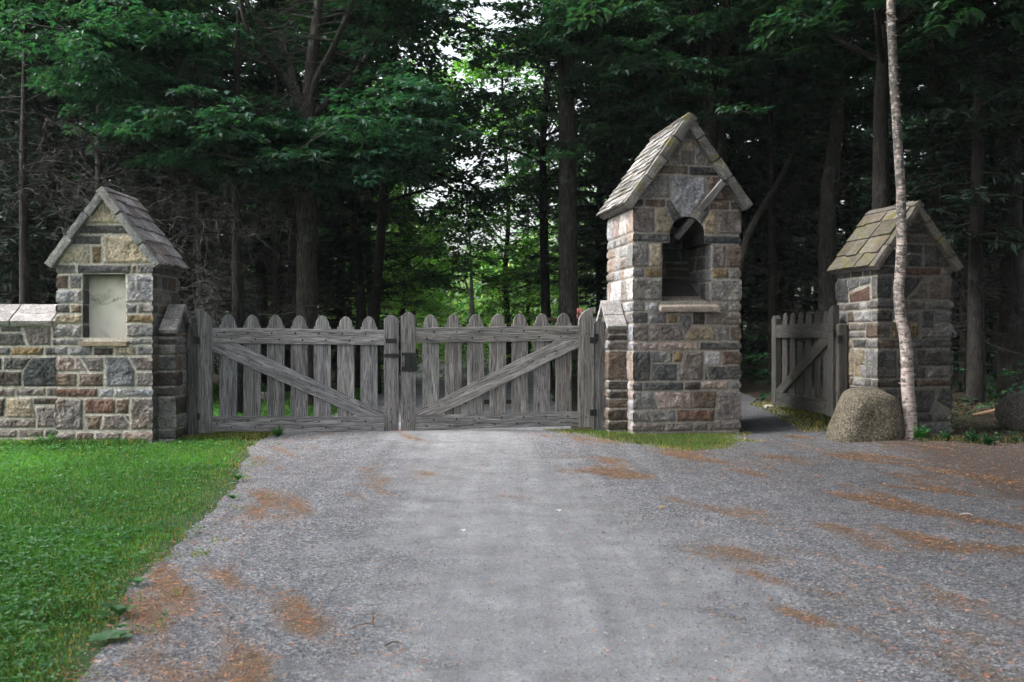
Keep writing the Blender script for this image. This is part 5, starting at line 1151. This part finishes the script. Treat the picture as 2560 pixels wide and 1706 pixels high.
# ------------------------------------------------------------------ grass, weeds and litter
def blades(mb, rng, X, Y, h, wd, base, yellow=None):
    n = len(X); a = rng.uniform(0, 2*pi, n); ln = rng.uniform(.1, .75, n)*h; b = rng.uniform(0, 2*pi, n)
    z = gz(X, Y)-.006; P = np.stack([X, Y, z], 1); s = np.stack([np.cos(a), np.sin(a), a*0], 1)*wd[:, None]
    T = P+np.stack([np.cos(b)*ln, np.sin(b)*ln, h], 1); V = np.stack([P-s, P+s, T], 1).reshape(-1, 3); i = np.arange(n)*3
    C = leafcol(rng, n, base, .5, .22)*(1+.62*fbm(P, .9, 31, 4)+.2*fbm(P, 5, 32, 2))[:, None]
    if yellow is not None:
        k = (rng.random(n) < yellow)[:, None]; C = np.where(k, leafcol(rng, n, (.34, .27, .09), .3, .1), C)
    mb.add(V, np.stack([i, i+1, i+2], 1), np.repeat(C, 3, 0))
rng = np.random.default_rng(90); mb = MB()
def region(n, x0, x1, y0, y1): return rng.uniform(x0, x1, n), rng.uniform(y0, y1, n)
for (n, y0, y1, h0) in ((170000, 3.2, 7.2, .027), (150000, 7.2, 13.6, .032)):
    X, Y = region(n, -7.6 if y1 > 8 else -4.2, -1.2, y0, y1)
    e = lawn_edge(Y)+.17*fbm(np.stack([X*.5, Y, Y*0], 1), 3.2, 8, 5)-.04; dd = e-X
    vis = (X > -.56*Y-.3) & (dd > -.4); cl = fbm(np.stack([X, Y, X*0], 1), 5, 66, 3); thin = np.where(dd > -.05, rng.random(n) < np.clip((dd+.05)/.5, .08, 1)**1.2, (cl > .38) & (rng.random(n) < .6*np.exp(dd/.18)))
    inside = ~((Y > 12.86) & (X < -4.45))
    k = vis & thin & inside; X = X[k]; Y = Y[k]; dd = dd[k]; nz = fbm(np.stack([X, Y, X*0], 1), 1.3, 12, 3)
    h = (h0+.02*nz)*rng.uniform(.5, 1.35, len(X)); wd = rng.uniform(.0014, .003, len(X))*(1+Y*.11)
    blades(mb, rng, X, Y, h, wd, (.075, .195, .030), np.clip(.45*np.exp(-dd/.22)+.02+.08*(nz > .45), 0, .8))
    # clover and small broad leaves
    m_ = len(X)//6; q = rng.integers(0, len(X), m_); P = np.stack([X[q], Y[q], gz(X[q], Y[q])+rng.uniform(.008, .035, m_)], 1)
    sz = rng.uniform(.008, .02, m_)*(1+Y[q]*.03); leaves(mb, P, rv(rng, m_)*[1, 1, .3], np.array([0, 0, 1.])+rv(rng, m_, .4), sz, sz*.45, leafcol(rng, m_, (.065, .20, .04), .35, .12))
    m_ = 900; q = rng.integers(0, len(X), m_); P = np.stack([X[q], Y[q], gz(X[q], Y[q])+rng.uniform(.02, .04, m_)], 1); P = np.repeat(P, 4, 0); sz = rng.uniform(.02, .042, m_*4)
    d_ = rv(rng, m_*4)*[1, 1, .25]; leaves(mb, P, d_, np.array([0, 0, 1.])+rv(rng, m_*4, .35), sz, sz*.34, leafcol(rng, m_*4, (.075, .19, .07), .3, .1))
# strip in front of the tall pillar
X, Y = region(60000, .3, 3.4, 12.1, 14.5)
lo = np.interp(Y, [12.1, 12.5, 13.0, 13.6, 14.4], [2.15, 1.6, 1.2, .8, .5])+.12*fbm(np.stack([Y*0, Y, Y*0], 1), 4, 5); hi = np.interp(Y, [12.1, 12.7, 13.2, 14.2], [2.4, 2.9, 3.25, 3.3])+.1*fbm(np.stack([Y*0+5, Y, Y*0], 1), 4, 5)
dd = np.minimum(X-lo, hi-X); k = (dd > -.1) & (rng.random(len(X)) < np.clip((dd+.1)/.6+.7*fbm(np.stack([X, Y, X*0], 1), 3, 77), .02, 1)**1.8); X = X[k]; Y = Y[k]; dd = dd[k]
blades(mb, rng, X, Y, rng.uniform(.02, .055, len(X)), rng.uniform(.003, .006, len(X)), (.055, .12, .022), np.clip(.6*np.exp(-dd/.25)+.14, 0, .85))
# under the left leaf and along the walls
X, Y = region(14000, -5.2, -3.3, 13.2, 14.2); blades(mb, rng, X, Y, rng.uniform(.03, .08, len(X)), rng.uniform(.003, .006, len(X)), (.06, .13, .02), np.full(len(X), .35))
X, Y = region(9000, -9, -4.7, 12.55, 12.88); blades(mb, rng, X, Y, rng.uniform(.04, .11, len(X)), rng.uniform(.003, .006, len(X)), (.04, .13, .02), np.full(len(X), .1))
# lawn behind the gate, and the verge beside the side path
X, Y = region(70000, -8, -2.9, 14.4, 24); k = X < -3.05+.1*fbm(np.stack([Y*0, Y, Y*0], 1), 2, 5); X = X[k]; Y = Y[k]; blades(mb, rng, X, Y, rng.uniform(.04, .09, len(X)), rng.uniform(.005, .010, len(X)), (.045, .15, .025), np.full(len(X), .06))
X, Y = region(5000, 4.15, 5.0, 14.1, 17.5); blades(mb, rng, X, Y, rng.uniform(.02, .06, len(X)), rng.uniform(.004, .008, len(X)), (.045, .08, .02), np.full(len(X), .45))
X, Y = region(8000, 5.2, 8.2, 12.6, 13.5); k = Y > 12.7+.3*vn(np.stack([X, X*0, X*0], 1), 2.5, 4); X = X[k]; Y = Y[k]; blades(mb, rng, X, Y, rng.uniform(.02, .07, len(X)), rng.uniform(.003, .006, len(X)), (.02, .06, .02), np.full(len(X), .25))
tag(mb.out('grass', M_GRASS), 'mown green grass of the lawn with yellowed edges', 'grass', kind='stuff')

# rust-coloured fallen needles
mb = MB(); n = 260000; Y = 3.3+rng.random(n)**1.3*10.6; X = rng.uniform(-4, 7.5, n)
nz = fbm(np.stack([X*1.1+Y*.5, Y*.55, X*0], 1), 1.3, 44, 4); cx = X-(-1.05-.115*(Y-14)); e = X-lawn_edge(Y)
den = np.clip(litter(X, Y)**1.4*.9+.25*np.exp(-np.abs(e-.1)/.2)+.05+.10*sstep(3.4, 5, X), 0, 1)*.9
k = (rng.random(n) < den) & (e > -.15) & (np.abs(X) < .56*Y+.3); X = X[k]; Y = Y[k]; n = len(X); a = rng.normal(.2, .9, n); ln = rng.uniform(.02, .055, n)
P = np.stack([X, Y, gz(X, Y)+.006+rng.uniform(0, .006, n)], 1); D = np.stack([np.cos(a), np.sin(a), rng.normal(0, .08, n)], 1)
leaves(mb, P, D, np.array([0, 0, 1.])+rv(rng, n, .5), ln, ln*.035+.0006*(1+Y*.12), leafcol(rng, n, (.33, .19, .105), .55, .25), .0)
tag(mb.out('pine_needles', M_LEAFDRY), 'rust coloured pine needles scattered over the gravel', 'needles', kind='stuff')
# loose gravel stones
mb = MB(); n = 60000; Y = 3.3+rng.random(n)**1.6*10.4; X = rng.uniform(-3.5, 7.5, n); cx = X-(-1.05-.115*(Y-14)); e = X-lawn_edge(Y)
k = (e > -.1) & (np.abs(X) < .56*Y+.3) & (rng.random(n) < np.clip(.25+.5*np.abs(cx), .2, 1)); X = X[k]; Y = Y[k]; n = len(X)
s = rng.uniform(.003, .0085, n)*(1+.02*Y); th = rng.uniform(0, 2*pi, n); O = np.stack([X, Y, gz(X, Y)+.006], 1)
q = np.array([(1, 0, 0), (.2, .8, .1), (-.9, .25, 0), (-.3, -.85, .05), (.1, .05, .75)]); R = np.stack([np.cos(th), np.sin(th)], 1)
Vx = q[None, :, 0]*R[:, 0:1]-q[None, :, 1]*R[:, 1:2]; Vy = q[None, :, 0]*R[:, 1:2]+q[None, :, 1]*R[:, 0:1]
V = np.stack([Vx*s[:, None], Vy*s[:, None], q[None, :, 2]*s[:, None]], 2)*rng.uniform(.7, 1.3, (n, 5, 1))+O[:, None]
i = np.arange(n)*5; F = np.concatenate([np.stack([i+a, i+(a+1) % 4, i+4], 1) for a in range(4)])
g_ = rng.choice([.09, .15, .22, .32, .5], n, p=[.25, .3, .25, .14, .06])*.85; g_ = np.where(np.abs(cx[k]) < 1.1, np.clip(g_, .19, .4), g_)*(1-.8*verge_shade(X, Y)); C = g_[:, None]*np.array([1, .99, 1.04])*(1+rng.uniform(-.12, .18, (n, 3))*[1, .4, -.3])  # pebbles carry the same painted shade toward the right verge
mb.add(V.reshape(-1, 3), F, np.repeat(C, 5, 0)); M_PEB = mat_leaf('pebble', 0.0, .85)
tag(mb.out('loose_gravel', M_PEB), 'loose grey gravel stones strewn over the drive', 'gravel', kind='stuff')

rng = np.random.default_rng(321); mb = MB(); n = 420; X = rng.uniform(5.4, 11, n); Y = 12.9+rng.random(n)*5.5; k = ~((X < 6.6) & (Y < 15.2)) | (Y < 13.15); X = X[k]; Y = Y[k]
B = np.stack([X, Y, gz(X, Y)+rng.uniform(0, .12, len(X))], 1); D = rv(rng, len(B)); D[:, 2] = np.abs(D[:, 2])*.5; sprays(mb, rng, B, D, rng.uniform(.12, .3, len(B)), 8, .055, (.028, .075, .032))
n = 9000; X = rng.uniform(5, 11, n); Y = 12.7+rng.random(n)*6; P = np.stack([X, Y, gz(X, Y)+.01+rng.uniform(0, .02, n)], 1); sz = rng.uniform(.02, .06, n); leaves(mb, P, rv(rng, n)*[1, 1, .2], np.array([0, 0, 1.])+rv(rng, n, .4), sz, sz*.3, leafcol(rng, n, (.10, .062, .035), .5, .2))
tag(mb.out('leaf_litter', M_LEAFDRY), 'dark brown fallen leaves and small herbs on the ground right of the shaded pillar', 'leaf litter', kind='stuff')
# individual weeds
def rosette(name, x, y, n, ln, wd, lift, base, seed, label, cat='weed', stem=None, flower=None):
    rng = np.random.default_rng(seed); t = empty(name, (x, y, float(gz(x, y))), 0, label, cat); m = MB()
    for i in range(n):
        a = i*2*pi/n+rng.uniform(-.35, .35); L = ln*rng.uniform(.7, 1.15); K = 7; s = np.linspace(0, 1, K)
        up = lift*rng.uniform(.5, 1.3); r = L*s; z = up*np.sin(s*pi*.62)*L+.012; hw = wd*np.sin(np.clip(s*.93+.05, 0, 1)*pi)**.7*rng.uniform(.85, 1.1)
        c = np.stack([np.cos(a)*r, np.sin(a)*r, z], 1); sd_ = np.array([-sin(a), cos(a), 0])
        V = np.concatenate([c-sd_*hw[:, None]+[0, 0, .15*wd], c, c+sd_*hw[:, None]+[0, 0, .15*wd]]); F = np.concatenate([grid_faces(K, 3)]); m.add(V, F, np.array(base)*rng.uniform(.75, 1.25))
    m.out('foliage', M_LEAF2, t, True); return t
M_LEAF2 = mat_leaf('waxy_leaf', .18, .32)
def gp(px, py): Z = 1.4*FPX/(py-840); return at(px, Z), Z
x, y = gp(268, 1606); rosette('plantain', x, y, 8, .10, .034, .22, (.10, .2, .10), 1, 'broad-leaved grey-green plantain on the gravel edge, nearest the camera', 'weed')
x, y = gp(300, 1545); rosette('plantain', x, y, 6, .10, .03, .5, (.06, .16, .06), 2, 'darker broad-leaved plantain just beyond the nearest one', 'weed')
x, y = gp(345, 1465); rosette('plantain', x, y, 6, .07, .022, .4, (.08, .19, .07), 3, 'small plantain at the lawn edge left of the rust needles', 'weed')
x, y = gp(595, 1205); rosette('weed', x, y, 7, .09, .02, .5, (.05, .16, .04), 4, 'little green weed alone in the gravel beside the lawn', 'weed')
x, y = gp(582, 1252); rosette('weed', x, y, 7, .08, .02, .5, (.06, .18, .04), 5, 'low green weed in the gravel, nearer than the first', 'weed')
def shrublet(name, x, y, h, n, size, base, seed, label, cat='weed', frond=False):
    rng = np.random.default_rng(seed); t = empty(name, (x, y, float(gz(x, y))), 0, label, cat); m = MB(); st = MB()
    A = np.zeros((n, 3)); D = rv(rng, n); D[:, 2] = np.abs(D[:, 2])+.9; SPc = poly_curve(rng, A, D, rng.uniform(.6, 1.1, n)*h, 6, .1, -.13 if frond else -.02)
    V, F = tubes(SPc, np.linspace(.004, .0015, 6)[None]*np.ones((n, 1)), 4); st.add(V, F, (.1, .14, .05)); st.out('stem', M_LEAF2, t)
    for k in range(1, 6):
        for sg in (-1, 1):
            for rep in range(2 if frond else 2):
                d = SPc[:, k]-SPc[:, k-1]; s = np.cross(d, [0, 0, 1.]); s /= np.linalg.norm(s, axis=1)[:, None]+1e-9
                dl = s*sg+d/np.linalg.norm(d, axis=1)[:, None]*.5+rv(rng, n, .2 if frond else .5); sz = size*(1.3-k*.15)*rng.uniform(.7, 1.2, n)
                leaves(m, SPc[:, k]-d*rep*.5, dl, np.array([0, 0, 1.])+rv(rng, n, .3), sz, sz*(.14 if frond else .33), leafcol(rng, n, base, .25, .1))
    m.out('foliage', M_LEAF2, t)
shrublet('fern', at(118, 12.72), 12.72, .26, 12, .07, (.06, .19, .04), 11, 'small bright fern at the foot of the low wall, beside the left pillar', 'fern', True)
shrublet('weed', at(695, 13.5), 13.5, .16, 12, .05, (.07, .2, .045), 12, 'leafy weed at the corner of the lawn under the left gate leaf')
shrublet('seedling', at(2296, 12.95), 12.95, .19, 12, .075, (.045, .2, .05), 13, 'bright green leafy seedling at the foot of the birch', 'plant')
shrublet('seedling', at(2365, 12.9), 12.9, .14, 8, .05, (.03, .12, .035), 14, 'low drooping plant at the right front corner of the shaded pillar', 'plant')
shrublet('seedling', at(2430, 12.8), 12.8, .17, 12, .055, (.02, .085, .035), 15, 'dark green low plant right of the shaded pillar', 'plant')
shrublet('seedling', at(2470, 12.6), 12.6, .15, 10, .055, (.02, .085, .035), 16, 'rightmost dark green low plant on the leaf litter', 'plant')
shrublet('weed', at(298, 12.82), 12.82, .07, 8, .03, (.06, .19, .045), 17, 'tiny weed at the foot of the left pillar')
# buttercups by the wall
rng = np.random.default_rng(12)
for k in range(9):
    px = [20, 28, 45, 47, 53, 60, 72, 88, 150][k]; Z = [12.3, 12.0, 12.6, 12.45, 12.35, 12.25, 12.6, 12.55, 12.5][k]; x = at(px, Z)
    t = empty('buttercup', (x, Z, float(gz(x, Z))), 0, 'tiny yellow buttercup in the grass before the low wall', 'flower', 'buttercups before the low wall'); m = MB(); tube(m, [(0, 0, 0), (.005, 0, .05), (.0, 0, .085)], .0018, 4, (.08, .2, .05)); m.out('stem', M_LEAF2, t)
    m = MB(); a = np.arange(5)*2*pi/5; leaves(m, np.tile([[0, 0, .085]], (5, 1)), np.stack([np.cos(a), np.sin(a), a*0+.4], 1), np.tile([[0, 0, 1.]], (5, 1)), np.full(5, .014), np.full(5, .008), np.tile([[.75, .6, .03]], (5, 1))); m.out('petals', M_LEAF2, t)

# debris on the drive
def stick(px, py, L, a, r, col, label, bend=.1, name='twig'):
    x, y = gp(px, py); t = empty(name, (x, y, float(gz(x, y))+.008), a, label, 'twig'); m = MB(); tube(m, [(-L/2, 0, .0), (-L*.1, bend*L, .008), (L*.2, bend*L*.8, .01), (L/2, 0, .002)], [r, r, r*.8, r*.5], 6, col); m.out('wood', M_TWIGC, t); return t
M_TWIGC = mat_leaf('twig_wood', 0, .8)
stick(905, 1572, .13, .5, .003, (.2, .11, .06), 'thin brown twig lying on the gravel near the bottom centre-left')
x, y = gp(932, 1562); t = empty('twig', (x, y, 0.005), 0, 'forked brown twig sticking up out of the gravel', 'twig'); m = MB(); tube(m, [(0, 0, 0), (.0, .0, .03), (.003, 0, .075)], [.006, .004, .002], 6, (.22, .12, .06)); tube(m, [(0, 0, .02), (.03, .01, .045), (.045, .01, .06)], [.003, .002, .001], 5, (.25, .15, .08)); m.out('wood', M_TWIGC, t)
stick(1657, 1273, .055, .2, .009, (.5, .33, .16), 'short pale wood chip on the gravel in front of the tall pillar', 0)
stick(985, 1618, .08, .1, .004, (.1, .07, .05), 'dark curled twig near the bottom centre-left', .3)
stick(2415, 1290, .10, -.1, .006, (.45, .4, .34), 'pale straight stick on the right part of the drive')
stick(1580, 1262, .12, .6, .002, (.3, .2, .14), 'hair-thin reddish twig on the gravel left of the pale chip')
def dry_leaf(px, py, s, seed, label):
    rng = np.random.default_rng(seed); x, y = gp(px, py); m = MB(); n = 1
    for a in (0, 1.9, 4.0): mleaves(m, np.array([[0, 0, .012]]), np.array([[cos(a), sin(a), .25]]), np.array([[.2, -.3, 1]]), [s], np.array([[.62, .64, .64]]))
    o = m.out('fallen_leaf', M_LEAFDRY, loc=(x, y, float(gz(x, y)))); tag(o, label, 'leaf')
dry_leaf(1157, 1330, .03, 1, 'pale curled leaf on the middle of the drive, the nearer one')
dry_leaf(1396, 1280, .035, 2, 'flat pale leaf on the middle of the drive, the farther one')
# fallen branch on the forest floor at right
x0 = at(2415, 15.6); x1_ = at(2512, 16.2); m = MB(); g_ = float(gz(x0, 15.6))
tube(m, [(x0, 15.4, g_+.03), ((x0+x1_)/2, 15.7, g_+.07), (x1_, 16.1, g_+.13)], [.02, .028, .03], 8, (.42, .26, .14)); tag(m.out('fallen_branch', M_TWIGC), 'snapped pale brown branch lying between the shaded pillar and the dark boulder', 'branch')
# information board and a pink marker ribbon just behind the right leaf
x, y = at(1395, 21), 21.0
t = empty('notice_board', (x, y, float(gz(x, y))), .2, 'tilted brown-topped board with a dull teal panel behind the right gate leaf', 'sign')
m = MB(); beam(m, (0, 0, -.1), (0, 0, 1.5), .08, .08, (.6, .5, .4), up=(0, 1, 0)); m.out('post', M_WOOD, t)
m = MB(); ibox(m, -.22, .22, -.05, -.03, 1.33, 1.55); m.out('panel', mat_plain('teal_paint', (.04, .12, .12), .6), t)
m = MB(); rbox(m, (-.32, -.15, 1.66), (.62, 0, -.07), (0, .28, 0), (.01, 0, .06), (.13, .11, .07), .004); m.out('top_board', M_STONE, t)
x, y = at(1449, 17.5), 17.5
t = empty('marker_stake', (x, y, float(gz(x, y))), 0, 'thin stake with a pinkish red ribbon knot showing beside the right hinge stile', 'marker')
m = MB(); beam(m, (0, 0, -.1), (0, 0, 1.75), .03, .03, (.5, .45, .4), up=(0, 1, 0)); m.out('stake', M_WOOD, t)
m = MB(); rbox(m, (-.05, -.04, 1.76), (.10, 0, 0), (0, .08, 0), (0, 0, .09), (.5, .16, .14), .012, .02, 5, 20); rbox(m, (-.06, -.03, 1.66), (.04, 0, 0), (0, .02, 0), (0, 0, .10), (.45, .16, .14), .01, .02, 6, 20); m.out('ribbon', M_LEAFDRY, t)
# thin haze volume added to lift the far shadows
hz = MB(); ibox(hz, -140, 140, -40, 130, -2.6, 32); HZ = bpy.data.materials.new('thin_air'); HZ.use_nodes = True; n_ = HZ.node_tree.nodes; n_.clear()
pv = n_.new('ShaderNodeVolumePrincipled'); pv.inputs['Density'].default_value = .0004; pv.inputs['Color'].default_value = (.82, .95, .93, 1); pv.inputs['Anisotropy'].default_value = .2
om = n_.new('ShaderNodeOutputMaterial'); HZ.node_tree.links.new(pv.outputs[0], om.inputs['Volume']); tag(hz.out('haze', HZ), kind='stuff')
sc.cycles.volume_bounces = 0; sc.cycles.volume_max_steps = 64
print('objects', len(bpy.data.objects), 'verts', sum(len(me.vertices) for me in bpy.data.meshes))
